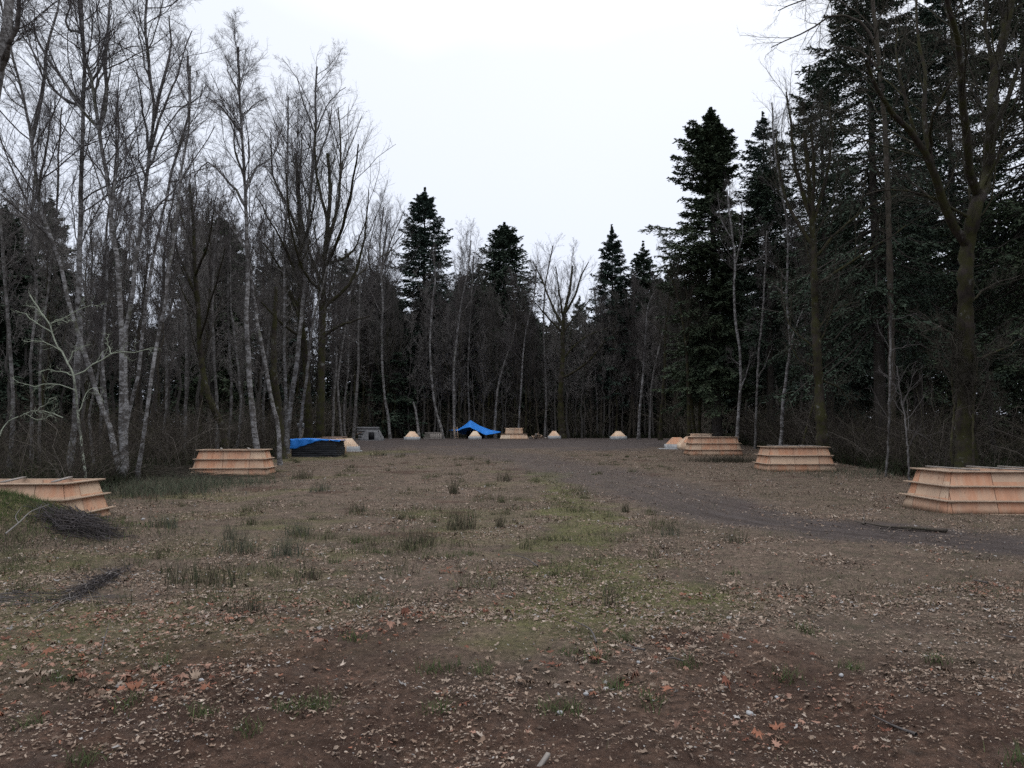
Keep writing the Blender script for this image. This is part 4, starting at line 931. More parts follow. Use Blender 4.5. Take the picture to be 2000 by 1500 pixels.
TT('maple_tree', 'dark trunk slanting left with a hazy brown crown behind the lone mid left form', [(446, 885), (433, 833), (410, 783), (393, 700), (387, 607), (380, 520), (378, 440), (370, 360)], 44, 15, 5, [([(385, 580), (350, 500), (330, 430)], 6), ([(382, 540), (410, 460), (420, 390)], 6), ([(390, 660), (420, 560), (440, 480)], 5), ([(380, 500), (355, 420), (340, 350)], 5)], mat='maple', tm='twig', seed=17, **{**MAP, 'n_limb': 8, 'levels': (8, 6, 3)})
TT('mossy_stump_trunk', 'thick mossy trunk foot standing at the left end of the black stack', [(548, 900), (546, 850), (543, 800), (536, 740), (535, 660), (540, 560)], 47, 20, 7, [], mat='maple', tm='twig_brown', seed=18, **THIN)
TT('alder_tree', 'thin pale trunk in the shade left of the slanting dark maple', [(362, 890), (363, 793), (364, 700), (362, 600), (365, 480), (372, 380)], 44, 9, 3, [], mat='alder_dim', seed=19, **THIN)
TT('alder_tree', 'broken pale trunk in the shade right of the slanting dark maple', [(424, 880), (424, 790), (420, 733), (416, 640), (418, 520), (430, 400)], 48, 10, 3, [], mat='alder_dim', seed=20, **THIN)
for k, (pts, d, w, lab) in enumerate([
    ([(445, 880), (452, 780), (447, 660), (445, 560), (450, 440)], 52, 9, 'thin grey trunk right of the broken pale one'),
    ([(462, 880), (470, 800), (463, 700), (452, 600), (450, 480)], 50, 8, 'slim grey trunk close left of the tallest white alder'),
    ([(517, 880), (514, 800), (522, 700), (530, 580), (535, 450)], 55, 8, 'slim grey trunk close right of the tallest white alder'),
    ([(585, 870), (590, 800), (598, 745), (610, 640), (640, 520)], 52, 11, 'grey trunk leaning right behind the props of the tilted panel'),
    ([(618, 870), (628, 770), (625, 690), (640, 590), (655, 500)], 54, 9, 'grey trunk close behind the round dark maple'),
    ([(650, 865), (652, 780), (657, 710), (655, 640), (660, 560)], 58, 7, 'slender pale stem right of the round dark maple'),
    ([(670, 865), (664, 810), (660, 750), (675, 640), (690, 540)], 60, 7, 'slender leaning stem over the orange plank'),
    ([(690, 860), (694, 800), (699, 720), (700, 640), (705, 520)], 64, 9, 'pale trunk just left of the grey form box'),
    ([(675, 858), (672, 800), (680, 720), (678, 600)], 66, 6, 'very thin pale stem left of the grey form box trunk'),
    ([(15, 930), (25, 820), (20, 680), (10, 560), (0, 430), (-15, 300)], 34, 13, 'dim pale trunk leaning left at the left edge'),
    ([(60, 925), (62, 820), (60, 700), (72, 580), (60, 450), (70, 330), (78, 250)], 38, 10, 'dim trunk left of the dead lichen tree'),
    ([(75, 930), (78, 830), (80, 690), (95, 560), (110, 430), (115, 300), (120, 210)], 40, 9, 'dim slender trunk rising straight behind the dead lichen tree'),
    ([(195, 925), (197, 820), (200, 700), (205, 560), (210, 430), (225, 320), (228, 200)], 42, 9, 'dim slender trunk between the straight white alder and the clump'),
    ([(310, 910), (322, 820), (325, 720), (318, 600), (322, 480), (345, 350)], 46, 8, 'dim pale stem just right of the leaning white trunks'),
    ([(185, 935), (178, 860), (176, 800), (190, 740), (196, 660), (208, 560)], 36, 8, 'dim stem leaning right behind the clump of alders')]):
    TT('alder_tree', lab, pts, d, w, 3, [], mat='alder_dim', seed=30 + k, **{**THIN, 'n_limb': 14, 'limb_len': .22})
# far side
for k, (pts, d, w, lab, kw, mt) in enumerate([
    ([(762, 855), (757, 810), (751, 775), (748, 735), (746, 690), (746, 640), (748, 595), (745, 540), (742, 470), (750, 405)], 80, 8, 'white alder with a curved foot left of the tall dark fir', ALD, 'alder'),
    ([(866, 855), (860, 830), (853, 809), (847, 775), (843, 740), (840, 690), (841, 640), (845, 590), (850, 540), (846, 490)], 78, 8, 'white alder with a bent foot right of the tall dark fir', THIN, 'alder'),
    ([(888, 855), (887, 826), (886, 760), (887, 710), (891, 673), (897, 620), (905, 571), (915, 520), (920, 470)], 79, 8, 'pale alder standing at the left corner of the blue shelter', ALD, 'alder'),
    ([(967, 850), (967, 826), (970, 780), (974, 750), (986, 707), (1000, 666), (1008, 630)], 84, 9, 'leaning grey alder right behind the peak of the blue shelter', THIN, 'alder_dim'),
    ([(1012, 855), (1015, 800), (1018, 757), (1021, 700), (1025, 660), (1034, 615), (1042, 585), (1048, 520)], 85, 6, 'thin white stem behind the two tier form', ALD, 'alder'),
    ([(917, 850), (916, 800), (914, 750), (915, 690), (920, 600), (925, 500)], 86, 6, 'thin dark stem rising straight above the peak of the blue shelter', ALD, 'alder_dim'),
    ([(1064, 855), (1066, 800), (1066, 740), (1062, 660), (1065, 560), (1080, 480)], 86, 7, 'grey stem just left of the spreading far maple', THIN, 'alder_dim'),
    ([(1247, 855), (1249, 810), (1252, 775), (1256, 735), (1258, 700), (1262, 646), (1268, 590), (1285, 560)], 76, 9, 'pale trunk standing right of the lone far pyramid', ALD, 'alder'),
    ([(1269, 855), (1270, 810), (1272, 760), (1285, 690), (1300, 620)], 82, 6, 'thin grey stem behind the pale trunk right of the lone far pyramid', THIN, 'alder_dim'),
    ([(1167, 855), (1166, 790), (1162, 700), (1165, 620), (1160, 560)], 88, 6, 'thin dim stem left of the lone far pyramid', ALD, 'alder_dim')]):
    TT('alder_tree', lab, pts, d, w, 2.5, [], mat=mt, seed=60 + k, **kw)
TT('maple_tree', 'spreading mossy maple with a rounded open crown at the far edge of the clearing', [(1098, 852), (1095, 800), (1095, 758), (1099, 700), (1099, 646), (1102, 612), (1112, 570), (1118, 520)], 82, 15, 4,
   [([(1098, 640), (1080, 600), (1060, 550), (1040, 510)], 6), ([(1102, 615), (1120, 585), (1135, 540), (1150, 510)], 6), ([(1100, 625), (1092, 570), (1085, 520)], 5), ([(1099, 650), (1070, 620), (1045, 590)], 5), ([(1100, 650), (1130, 610), (1158, 580)], 5), ([(1098, 740), (1132, 720), (1163, 690), (1190, 656)], 5), ([(1098, 700), (1140, 660), (1185, 640)], 4)], mat='maple', tm='twig_brown', seed=80, **{**MAP, 'n_limb': 12, 'limb_len': .3})
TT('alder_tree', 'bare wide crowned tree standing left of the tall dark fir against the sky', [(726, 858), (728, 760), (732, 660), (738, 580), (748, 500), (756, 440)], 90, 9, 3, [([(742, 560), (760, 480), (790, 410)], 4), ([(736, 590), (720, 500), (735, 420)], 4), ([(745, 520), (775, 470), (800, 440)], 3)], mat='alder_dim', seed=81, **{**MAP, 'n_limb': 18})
# right side
TT('maple_tree', 'thick trunked forked maple on the right, largest tree by the near right form', [(1887, 912), (1886, 800), (1887, 700), (1886, 600), (1886, 540), (1890, 480), (1904, 410), (1928, 340), (1936, 240), (1944, 140), (1968, 40), (1985, -60), (1990, -200)], 29, 40, 10,
   [([(1890, 490), (1858, 440), (1835, 370), (1815, 310), (1790, 270), (1745, 222), (1712, 180), (1690, 120)], 20), ([(1905, 405), (1892, 330), (1888, 240), (1880, 170), (1866, 60), (1845, -20), (1830, -140)], 18), ([(1820, 320), (1805, 230), (1806, 150), (1792, 60), (1790, -30)], 11), ([(1815, 300), (1822, 230), (1845, 180), (1880, 130)], 8), ([(1932, 290), (1965, 200), (1990, 130), (2020, 60)], 12), ([(1928, 340), (1975, 290), (2030, 240)], 9), ([(1850, 430), (1800, 380), (1740, 370), (1690, 380)], 6), ([(1890, 600), (1930, 560), (1990, 540)], 5), ([(1888, 700), (1940, 690), (2000, 660)], 6), ([(1884, 680), (1840, 640), (1800, 650)], 3),
    ([(1944, 140), (1925, 60), (1930, -60)], 9), ([(1940, 190), (1955, 90), (1950, -40)], 8), ([(1790, 270), (1760, 160), (1750, 40)], 7)], mat='maple', tm='twig_moss', seed=90, **{**MAP, 'n_limb': 26, 't0': .35, 'limb_len': .24, 'sides': 14, 'up': .1})
TT('maple_tree', 'mossy upright maple left of the largest one, with lichen flecked trunk and dense twigs', [(1607, 918), (1605, 830), (1600, 760), (1596, 690), (1592, 610), (1591, 550), (1589, 480), (1584, 410), (1578, 330), (1570, 260)], 39, 25, 7,
   [([(1585, 420), (1560, 350), (1545, 260), (1535, 180)], 9), ([(1588, 440), (1610, 360), (1625, 280), (1620, 200)], 9), ([(1590, 480), (1550, 420), (1525, 350), (1515, 260)], 8), ([(1590, 500), (1640, 450), (1690, 410), (1750, 380)], 7), ([(1592, 560), (1650, 520), (1710, 480), (1770, 440)], 7), ([(1595, 680), (1620, 620), (1635, 560)], 4), ([(1598, 640), (1640, 600), (1680, 590)], 4), ([(1586, 430), (1590, 340), (1585, 240)], 8), ([(1600, 740), (1640, 760), (1665, 790)], 4), ([(1598, 715), (1560, 700), (1540, 660)], 4)], mat='maple', tm='twig_moss', seed=91, **{**MAP, 'n_limb': 14, 't0': .3, 'limb_len': .3})
TT('alder_tree', 'white spotted alder with an S shaped trunk left of the mossy upright maple', [(1524, 890), (1526, 850), (1530, 790), (1536, 735), (1543, 680), (1542, 640), (1537, 590), (1537, 540), (1540, 480), (1534, 410), (1522, 350), (1512, 280), (1508, 200)], 50, 10, 3,
   [([(1538, 545), (1515, 520), (1490, 505), (1465, 510)], 3), ([(1543, 680), (1558, 630), (1580, 575)], 4), ([(1543, 680), (1570, 672), (1590, 660)], 2.5), ([(1537, 580), (1515, 560), (1500, 555)], 2.5)], seed=92, **THIN)
TT('alder_tree', 'pale alder with knotted bare limbs above the two middle right forms', [(1438, 860), (1443, 800), (1447, 740), (1444, 680), (1437, 630), (1434, 560), (1436, 510), (1430, 460), (1424, 410), (1420, 370)], 56, 10, 3,
   [([(1436, 512), (1450, 455), (1448, 390)], 4), ([(1436, 510), (1470, 512), (1490, 500), (1500, 470)], 3.5), ([(1446, 770), (1460, 720), (1470, 680)], 3), ([(1446, 710), (1430, 700), (1425, 680)], 2.5), ([(1438, 640), (1455, 645), (1475, 640)], 2), ([(1430, 460), (1410, 430), (1400, 380)], 3)], seed=93, **{**THIN, 't0': .6})
TT('alder_tree', 'thin pale stem leaning right between the knotted alder and the S shaped one', [(1475, 880), (1478, 780), (1482, 690), (1489, 620), (1494, 540), (1498, 450)], 58, 7, 3, [([(1480, 735), (1500, 700), (1515, 640)], 3)], mat='alder_dim', seed=94, **THIN)
for k, (pts, d, w, lab) in enumerate([
    ([(1346, 860), (1345, 800), (1343, 740), (1340, 680), (1332, 620), (1318, 560), (1300, 520)], 62, 9, 'mossy stem leaning left, one of the fan behind the middle right forms'),
    ([(1358, 860), (1352, 800), (1345, 750), (1342, 690), (1345, 620), (1335, 530)], 63, 8, 'middle mossy stem of the fan behind the middle right forms'),
    ([(1365, 860), (1367, 800), (1372, 740), (1375, 700), (1378, 620), (1380, 520)], 64, 7, 'thin right stem of the fan behind the middle right forms'),
    ([(1290, 856), (1292, 800), (1298, 720), (1300, 640), (1312, 560)], 74, 8, 'dark mossy stem between the lone far pyramid and the fan of stems'),
    ([(1860, 920), (1858, 860), (1864, 800), (1858, 740), (1862, 660)], 28, 6, 'thin mossy sapling at the left foot of the largest maple'),
    ([(1905, 912), (1900, 830), (1905, 760), (1910, 700)], 27.5, 6, 'pale thin sapling at the right foot of the largest maple')]):
    TT('maple_tree', lab, pts, d, w, 2.5, [], mat='maple', tm='twig_moss', seed=100 + k, **{**THIN, 'n_limb': 16, 'limb_len': .3})
TT('maple_tree', 'sapling with a forked top in the brush between the two right forms', [(1776, 930), (1773, 880), (1768, 820), (1762, 790), (1758, 760), (1752, 715)], 30, 6, 2, [([(1764, 795), (1775, 760), (1790, 720)], 2.5), ([(1766, 840), (1800, 850), (1825, 885), (1832, 905)], 2.2), ([(1760, 770), (1735, 740), (1715, 720)], 2)], mat='alder_dim', seed=110, n_limb=8, t0=.3, limb_len=.35, levels=(5, 4, 0), rmin=.005)
TT('maple_tree', 'leaning broken sapling with a pale top behind the lone right form', [(1730, 935), (1735, 860), (1738, 780), (1739, 700), (1740, 640), (1741, 615)], 34, 6, 4, [([(1740, 625), (1765, 620), (1790, 612)], 1.6), ([(1739, 690), (1770, 675), (1800, 672)], 2)], mat='alder_dim', seed=111, n_limb=7, t0=.3, limb_len=.3, levels=(4, 3, 0), rmin=.005)
TT('maple_tree', 'bent dark stem leaning right behind the lone right form', [(1560, 915), (1570, 860), (1585, 800), (1600, 760)], 41, 5, 2.5, [], mat='maple', tm='twig_brown', seed=112, n_limb=6, t0=.4, limb_len=.3, levels=(4, 3, 0))
# bare limb reaching into the sky at the top, from a tree out of sight above
TT('maple_tree', 'bare leafless tree whose drooping twigs reach over the sky at the top right', [(1745, 905), (1742, 780), (1740, 600), (1735, 420), (1728, 250), (1715, 100), (1700, -40), (1690, -160)], 42, 16, 6,
   [([(1716, 110), (1680, 40), (1630, 30), (1580, 60), (1505, 92)], 6), ([(1705, 0), (1660, -20), (1600, -10), (1520, 20)], 6), ([(1720, 150), (1680, 100), (1640, 90), (1590, 110)], 5), ([(1700, -30), (1650, -70), (1560, -60), (1500, -20)], 6)], mat='brown', tm='twig_moss', seed=113, **{**MAP, 'n_limb': 10, 't0': .45, 'up': .02, 'limb_len': .22})

# ------------------------------------------------------------------ conifers that stand out
def fir(label, u, vtop, d, hb, Lpx, seed, mat='needle', wpx=None, group=None, shape=None, **kw):
    Ht = top_h(u, vtop, d)
    if shape:       # half width of the crown measured at distances below its top
        cpx = Ht * (1 - hb) * F / d; a_, b_ = zip(*shape); Lpx = 1 / 1.55 / .80
        kw.update(top_pow=0, prof=lambda q: np.interp((1 - q) * cpx, a_, b_)); kw['B'] = int(kw['B'] * 1.25)
    b = at(u, d); p = P(u, vtop, d); b[0] = p[0]; b[2] = float(gz(b[0], d))
    return conifer('fir_tree', label, b, Ht, (wpx / F * d / 2 if wpx else .011 * Ht), hb * Ht, Lpx * 1.55 / F * d, seed, mat, group, **kw)
fir('tall dark fir with a pointed top standing left of centre against the sky', 830, 365, 92, .20, 77, 1, 'needle_b', 13, B=380, Mt=20, Q=7, bl=.32, shape=[(0, 1), (15, 7), (50, 24), (115, 43), (180, 52), (330, 58), (480, 48)], gap=.1, droop=.3)
fir('broad topped fir behind bare twigs in the centre of the far tree line', 985, 432, 96, .22, 108, 2, 'needle', 12, B=380, Mt=20, Q=7, bl=.32, shape=[(0, 1), (15, 9), (40, 24), (90, 46), (150, 58), (300, 60)], gap=.12)
fir('pointed spire fir with tiered branches right of the spreading far maple', 1195, 438, 90, .18, 64, 3, 'needle_b', 10, B=320, Mt=18, Q=7, bl=.30, shape=[(0, 1), (30, 8), (60, 18), (80, 17), (123, 34), (135, 30), (170, 44), (190, 40), (260, 56)])
fir('smaller fir close to the right of the pointed spire fir', 1256, 470, 92, .15, 70, 4, 'needle', 10, B=300, Mt=18, Q=7, bl=.30, shape=[(0, 1), (30, 10), (70, 26), (130, 40), (220, 46)])
fir('tallest free standing fir on the right with long limbs reaching left', 1388, 208, 64, .18, 103, 5, 'needle_g', 20, B=460, Mt=40, Q=8, bl=.26, az_bias=(math.pi, .22), shape=[(0, 1), (20, 11), (50, 30), (120, 54), (150, 50), (168, 26), (190, 24), (215, 55), (245, 92), (290, 88), (330, 62), (450, 75)], gap=.16)
fir('narrow fir rising just right of the tallest free standing fir', 1490, 217, 70, .2, 80, 6, 'needle_b', 14, B=320, Mt=20, Q=8, bl=.25, shape=[(0, 2), (25, 12), (60, 24), (110, 36), (200, 50), (350, 60)], gap=.22)
big = dict(B=380, Mt=28, Q=9, bl=.22, droop=.5, gap=.2)
fir('huge dark fir left of the forked maple, its top above the view', 1688, -130, 46, .24, 150, 7, 'needle', 24, **big, top_pow=.6)
fir('dark fir standing behind the forked maple crown at right', 1840, -60, 52, .26, 130, 8, 'needle_b', 20, **big, top_pow=.6)
fir('dense dark fir filling the right edge behind the forked maple', 1985, -150, 44, .25, 150, 9, 'needle_g', 24, **big, top_pow=.6)
fir('dim fir left of the huge dark one, behind the mossy upright maple', 1600, 120, 60, .2, 105, 10, 'needle', 16, **{**big, 'B': 240}, top_pow=.6)
fir('dim drooping fir between the huge dark fir and the right edge', 1765, 60, 62, .22, 105, 11, 'needle_b', 18, **{**big, 'B': 240}, top_pow=.6)
fir('dark fir whose trunk shows between the knotted and S shaped alders', 1495, 330, 62, .42, 80, 13, 'needle', 15, **{**big, 'B': 220}, top_pow=.6)
fir('dark evergreen at the left edge behind the dim leaning trunks', 8, 400, 48, .18, 72, 14, 'needle', 14, B=280, Mt=22, Q=6, bl=.32, top_pow=.6)
fir('grey green fir between the leaning white trunks and the tallest white alder', 432, 420, 72, .15, 62, 15, 'needle_g', 12, B=280, Mt=20, Q=6, bl=.36, top_pow=.6)
fir('dark fir showing behind the crown of the straight white alder', 118, 520, 62, .12, 75, 16, 'needle', 14, B=280, Mt=20, Q=6, bl=.34, top_pow=.55)
fir('dusky fir between the tallest white alder and the round dark maple', 525, 510, 80, .12, 60, 17, 'needle_b', 11, B=260, Mt=18, Q=6, bl=.32, top_pow=.55)
fir('blunt dark evergreen low against the trunks left of the tall dark fir', 778, 640, 88, .02, 45, 18, 'needle', 8, B=240, Mt=18, Q=6, bl=.36, top_pow=.5)

# ------------------------------------------------------------------ rows behind: copies of a few kinds
ENV = np.array([(-500, 260), (-100, 290), (0, 300), (100, 360), (250, 400), (400, 350), (470, 430), (560, 420), (640, 430), (700, 460), (780, 520), (870, 520), (920, 490), (1000, 515), (1080, 545), (1150, 555), (1230, 540), (1300, 510), (1400, 470), (1500, 440), (1600, 380), (1700, 330), (1850, 330), (2000, 320), (2500, 0)], float)
def env(u): return np.interp(u, ENV[:, 0], ENV[:, 1])
proto = {}
def conifer_proto(seed, B, Mt, Q, bl, hb, pw, Lm, gap, mat):
    g = np.random.default_rng(900 + seed); w, n = conifer_parts(24, .26, 24 * hb, Lm, g, B=B, Mt=Mt, Q=Q, bl=bl, top_pow=pw, gap=gap, droop=.42)
    return w, n, mat
cps = [conifer_proto(k, 240, 18, 6, .40, hb, pw, Lm, .14, mt) for k, (hb, pw, Lm, mt) in enumerate([(.08, .75, 5.4, 'needle'), (.15, .85, 5.0, 'needle_b'), (.04, .7, 5.8, 'needle_g'), (.2, .7, 5.2, 'needle')])]
def bare_proto(seed, lv, nl, up, ang, hb, lf):
    g = np.random.default_rng(950 + seed); s = np.linspace(0, 1, 22)
    tr = np.stack([np.cumsum(g.normal(size=22)) * .12 + s * g.normal() * 1.2, np.cumsum(g.normal(size=22)) * .12, s * 20], 1); tr[:, :2] -= tr[0, :2]
    return bare_parts(tr, .17, .025, (), g, n_limb=nl, t0=hb, limb_len=lf, ang=ang, up=up, levels=lv, rmin=.011)
bps = [bare_proto(k, lv, nl, up, an, hb, lf) for k, (lv, nl, up, an, hb, lf) in enumerate([((8, 7, 3), 24, .1, .65, .25, .22), ((8, 7, 4), 22, .16, .55, .22, .28), ((7, 6, 4), 28, .06, .75, .3, .18), ((9, 7, 4), 20, .18, .5, .15, .32)])]
def proto_thing(kind, k, loc, rz, s, label, group):
    key = (kind, k)
    if key in proto: return dup(proto[key], loc, rz, s, label, group, 'tree')
    root = thing('fir_tree' if kind == 'c' else 'bare_tree', label, 'tree', loc, rz, group)
    root.scale = (s,) * 3
    if kind == 'c':
        w, n, mt = cps[k]; w.build('trunk', M['fir_bark'], root, smooth=True); n.build('crown', M[mt], root)
    else:
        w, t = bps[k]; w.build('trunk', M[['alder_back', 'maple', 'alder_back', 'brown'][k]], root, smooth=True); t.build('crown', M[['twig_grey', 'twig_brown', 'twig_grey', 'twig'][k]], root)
    proto[key] = root; return root
g = np.random.default_rng(21)
ZONES = [(-20, 330, 'left behind the clump of white alders'), (330, 720, 'behind the tallest white alders and the blue tarp pile'), (720, 1050, 'behind the blue shelter and the tall dark fir'), (1050, 1330, 'behind the spreading far maple and the spire fir'), (1330, 1640, 'behind the fan of stems and the middle right forms'), (1640, 2020, 'behind the forked maple at the right')]
def back_row(kind, n, d0, d1, drop, label, group, ulist=None):
    for z0, z1, where in ZONES:
        m = n[ZONES.index((z0, z1, where))]
        for k in range(m):
            u = z0 + (z1 - z0) * (k + .15 + .7 * g.random()) / m; d = g.uniform(d0, d1)
            if u < 330 or u > 1640: d *= .78
            while True:     # keep the clearing clear
                x = (u - 1000.0) / F * d
                xl, xr = np.interp(d, [22, 30, 46, 54, 66, 78, 90], [-16, -18, -17.5, -19, -21, -24, -24]), np.interp(d, [20, 26, 42, 66, 78, 90], [20, 19.5, 21, 22.5, 25, 26])
                if d > 86 or x < xl or x > xr: break
                d += 1.5
            v = env(u) + drop * g.random() ** .8
            b = at(u, d); b[2] -= .08
            Ht = max(P(u, v, d)[2] - b[2], 6.)
            s = Ht / (24 if kind == 'c' else 20.5)
            proto_thing(kind, int(g.integers(4)), b, g.random() * 6.28, s * 1., label + ' ' + where, group + ' ' + where)
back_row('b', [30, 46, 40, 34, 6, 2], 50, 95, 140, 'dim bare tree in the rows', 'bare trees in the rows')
back_row('c', [2, 4, 18, 18, 8, 5], 94, 112, 90, 'dark evergreen in the rows', 'dark evergreens in the rows')

# ------------------------------------------------------------------ the far wood, read as one mass (stuff)
def join_copies(items):
    """items: (buffer, 4x4) -> one buffer"""
    out = Buf()
    for bf, Mx in items:
        Mx = np.array(Mx); V = np.concatenate(bf.V) @ Mx[:3, :3].T + Mx[:3, 3]
        kw = {k: np.concatenate(a) for k, a in bf.A.items()}
        out.add(V, Q=np.concatenate(bf.Q) if bf.Q else None, T=np.concatenate(bf.T) if bf.T else None, **kw)
    return out
fars = [conifer_parts(24, .26, 24 * hb, Lm, np.random.default_rng(700 + k), B=150, Mt=12, Q=4, bl=.62, top_pow=.6, gap=.05, droop=.4) for k, (hb, Lm) in enumerate([(.01, 6.2), (.04, 5.8), (.0, 6.8)])]
iw, im = [], []
def far_tree(x, y, Ht):
    k = int(g.integers(3)); Mx = Matrix.Translation((x, y, float(gz(x, y)) - .1)) @ Matrix.Rotation(g.random() * 6.28, 4, 'Z') @ Matrix.Diagonal((Ht / 24 * g.uniform(.95, 1.3), Ht / 24 * g.uniform(.95, 1.3), Ht / 24, 1))
    iw.append((fars[k][0], Mx)); im.append((fars[k][1], Mx))
for k in range(130):
    u = -60 + 2120 * (k + g.random()) / 130.; d = g.uniform(108, 136)
    if u < 350 or u > 1600: d = g.uniform(82, 108)
    v = env(u) + (20 if u > 700 else 210) + 110 * g.random()
    if u > 1330: v = max(v, 420) + 160 * g.random()
    if u > 1450 and k % 5 > 2: continue
    far_tree((u - 1000) / F * d, d, max(P(u, v, d)[2] - 2.2, 7))
for k in range(36):     # beyond the picture's sides
    sgn = -1 if k % 2 else 1; d = g.uniform(14, 95); x = sgn * (d * .76 + g.uniform(3, 22) + 3); far_tree(x, d, g.uniform(16, 26))
fo = join_copies(im).build('forest', M['needle_b']); tag(fo, 'dark wood of evergreens far behind the clearing, read as one mass', kind='stuff')
fo = join_copies(iw).build('forest_trunks', M['fir_bark']); tag(fo, 'dim trunks of the dark wood far behind the clearing', kind='stuff')

# ------------------------------------------------------------------ undergrowth (stuff): arching bare stems, ferns and saplings at the forest edge
def thicket(n, place, h, twig_n=5, pal=None, r=.006):
    b = Buf(); x, y, hh = place(n)
    kp = (fbm(x * .33 + 2, y * .33) > .43 + .05 * g.normal(size=n)) & ~((x > 17.2) & (x < 21.5) & (y < 31.5))
    x, y, hh = x[kp], y[kp], hh[kp]; n = len(x)
    K = 6; t = np.linspace(0, 1, K); a = g.random(n) * 6.28; lean = g.uniform(.1, 1.1, n); h_ = h * hh * g.uniform(.4, 1.3, n)
    p = np.stack([x[:, None] + np.cos(a)[:, None] * (lean * h_)[:, None] * t ** 1.6, y[:, None] + np.sin(a)[:, None] * (lean * h_)[:, None] * t ** 1.6, gz(x, y)[:, None] - .05 + h_[:, None] * (t - .3 * np.minimum(lean, 1)[:, None] * t ** 2)], -1)
    p += g.normal(size=p.shape) * .04 * h_[:, None, None] * t[None, :, None]
    rr = np.clip(h_ * .0035 + .003, .004, .02)[:, None] * np.linspace(1, .4, K); dk = 1 + np.clip((y - 40) / 40, 0, 1.2)
    rr = rr * dk[:, None]
    p2, r2 = grow(p, rr, twig_n, .25, 1, .45, .8, .02, .2, 4, g, rmin=r * .5)
    p3, r3 = grow(p2, r2, 3, .2, 1, .5, .8, .0, .2, 3, g, rmin=r * .4)
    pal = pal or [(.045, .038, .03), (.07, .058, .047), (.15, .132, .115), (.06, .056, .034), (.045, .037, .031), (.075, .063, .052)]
    c = np.concatenate([gcols(n, pal, [1 / len(pal)] * len(pal)), np.ones((n, 1))], 1)
    b.tubes(p, rr, 4, col=np.repeat(c, K * 4, 0)); b.tubes(p2, r2, 3, col=np.repeat(np.repeat(c, twig_n, 0), 12, 0)); b.tubes(p3, r3, 3, col=np.repeat(np.repeat(c, twig_n * 3, 0), 9, 0))
    return b
def left_edge(n):
    y = 24 + 44 * g.random(n) ** 1.1; x0 = -.60 * y + 2.5 - smooth(44, 30, y) * 1.0
    x0 = np.interp(y, [22, 30, 38, 46, 54, 66], [-15.0, -16.5, -16.5, -16.0, -17.5, -19.5]); x = x0 - g.random(n) ** 1.5 * (9 + .25 * y)
    return x, y, .55 + .6 * g.random(n)
def right_edge(n):
    y = 22 + 46 * g.random(n) ** 1.1
    x0 = np.interp(y, [20, 26, 34, 42, 52, 66], [18.5, 17.5, 18.5, 19.5, 19.5, 21.0]); x = x0 + g.random(n) ** 1.5 * (9 + .25 * y)
    return x, y, .55 + .6 * g.random(n)
def far_edge(n):
    y = 86.5 + 14 * g.random(n) ** 1.5; x = g.uniform(-34, 34, n); y = y - smooth(14, 28, np.abs(x)) * 12
    return x, y, .6 + .6 * g.random(n)
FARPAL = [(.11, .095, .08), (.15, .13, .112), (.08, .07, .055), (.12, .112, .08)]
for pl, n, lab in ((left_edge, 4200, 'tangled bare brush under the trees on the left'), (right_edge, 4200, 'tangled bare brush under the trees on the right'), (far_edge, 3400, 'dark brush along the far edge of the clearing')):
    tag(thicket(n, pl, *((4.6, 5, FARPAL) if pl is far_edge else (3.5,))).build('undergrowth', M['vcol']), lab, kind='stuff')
b = Buf()
for pl, n in ((left_edge, 2400), (right_edge, 2400), (far_edge, 2600)):
    x, y, hh = pl(n); x = np.repeat(x, 14) + g.normal(size=n * 14) * .28; y = np.repeat(y, 14) + g.normal(size=n * 14) * .28
    blades(b, x, y, .75 * g.uniform(.4, 1.2, n * 14), .05, 1.1, gcols(n * 14, [(.022, .032, .014), (.03, .036, .018), (.045, .036, .022), (.02, .022, .014)], [.3, .3, .2, .2]))
tag(b.build('ground_cover', M['grass']), 'dark ferns and low evergreen cover on the forest floor', kind='stuff')
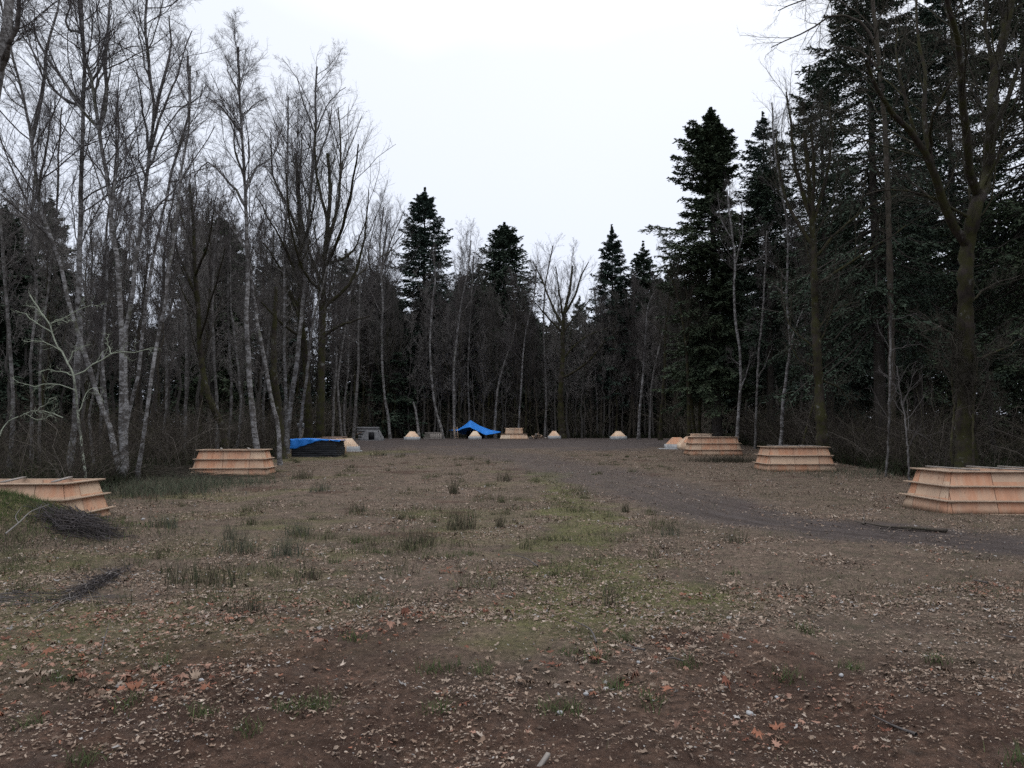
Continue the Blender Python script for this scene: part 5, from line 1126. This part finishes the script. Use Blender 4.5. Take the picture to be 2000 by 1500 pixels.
# ------------------------------------------------------------------ light and camera
w = bpy.data.worlds.new('World'); sc.world = w; w.use_nodes = True; nt = w.node_tree
bg = nt.nodes['Background']
sky = nt.nodes.new('ShaderNodeTexSky'); sky.sky_type = 'NISHITA'; sky.sun_disc = False; sky.sun_elevation = R(50); sky.sun_rotation = R(20); sky.air_density = 1; sky.dust_density = 3
mx = nt.nodes.new('ShaderNodeMix'); mx.data_type = 'RGBA'; mx.inputs[0].default_value = .94
nt.links.new(sky.outputs[0], mx.inputs[6])
# overcast cloud: brighter overhead than at the horizon, thin in places
tc = nt.nodes.new('ShaderNodeTexCoord'); sx = nt.nodes.new('ShaderNodeSeparateXYZ'); nt.links.new(tc.outputs['Generated'], sx.inputs[0])
no = nt.nodes.new('ShaderNodeTexNoise'); no.inputs['Scale'].default_value = 1.6; no.inputs['Detail'].default_value = 3; nt.links.new(tc.outputs['Generated'], no.inputs['Vector'])
ad = nt.nodes.new('ShaderNodeMath'); ad.operation = 'MULTIPLY_ADD'; nt.links.new(no.outputs[0], ad.inputs[0]); ad.inputs[1].default_value = .25; nt.links.new(sx.outputs[2], ad.inputs[2])
rp = nt.nodes.new('ShaderNodeValToRGB'); nt.links.new(ad.outputs[0], rp.inputs[0])
e = rp.color_ramp.elements; e[0].position = .1; e[0].color = (6.8, 7.35, 8.7, 1); e[1].position = 1.0; e[1].color = (18, 18.2, 18.7, 1)
em = e.new(.65); em.color = (7.7, 8.1, 8.9, 1)
nt.links.new(rp.outputs[0], mx.inputs[7]); nt.links.new(mx.outputs[2], bg.inputs[0]); bg.inputs[1].default_value = .1
sd = bpy.data.lights.new('sun', 'SUN'); sd.energy = .5; sd.angle = R(60); sd.color = (1, .97, .93)
so = bpy.data.objects.new('sun', sd); COL.objects.link(so); so.rotation_euler = (R(40), 0, R(160))
cd = bpy.data.cameras.new('camera'); cam = bpy.data.objects.new('camera', cd); COL.objects.link(cam)
cd.sensor_width = 36; cd.lens = 36 * F / 2000; cd.clip_end = 2000; cd.clip_start = .05
cam.location = (0, 0, H_EYE); cam.rotation_euler = (R(90) + PITCH, 0, 0); sc.camera = cam
sc.view_settings.view_transform = 'Standard'; sc.view_settings.look = 'None'; sc.view_settings.exposure = .30; sc.view_settings.gamma = 1
sc.cycles.max_bounces = 4; sc.cycles.diffuse_bounces = 3; sc.cycles.use_denoising = False
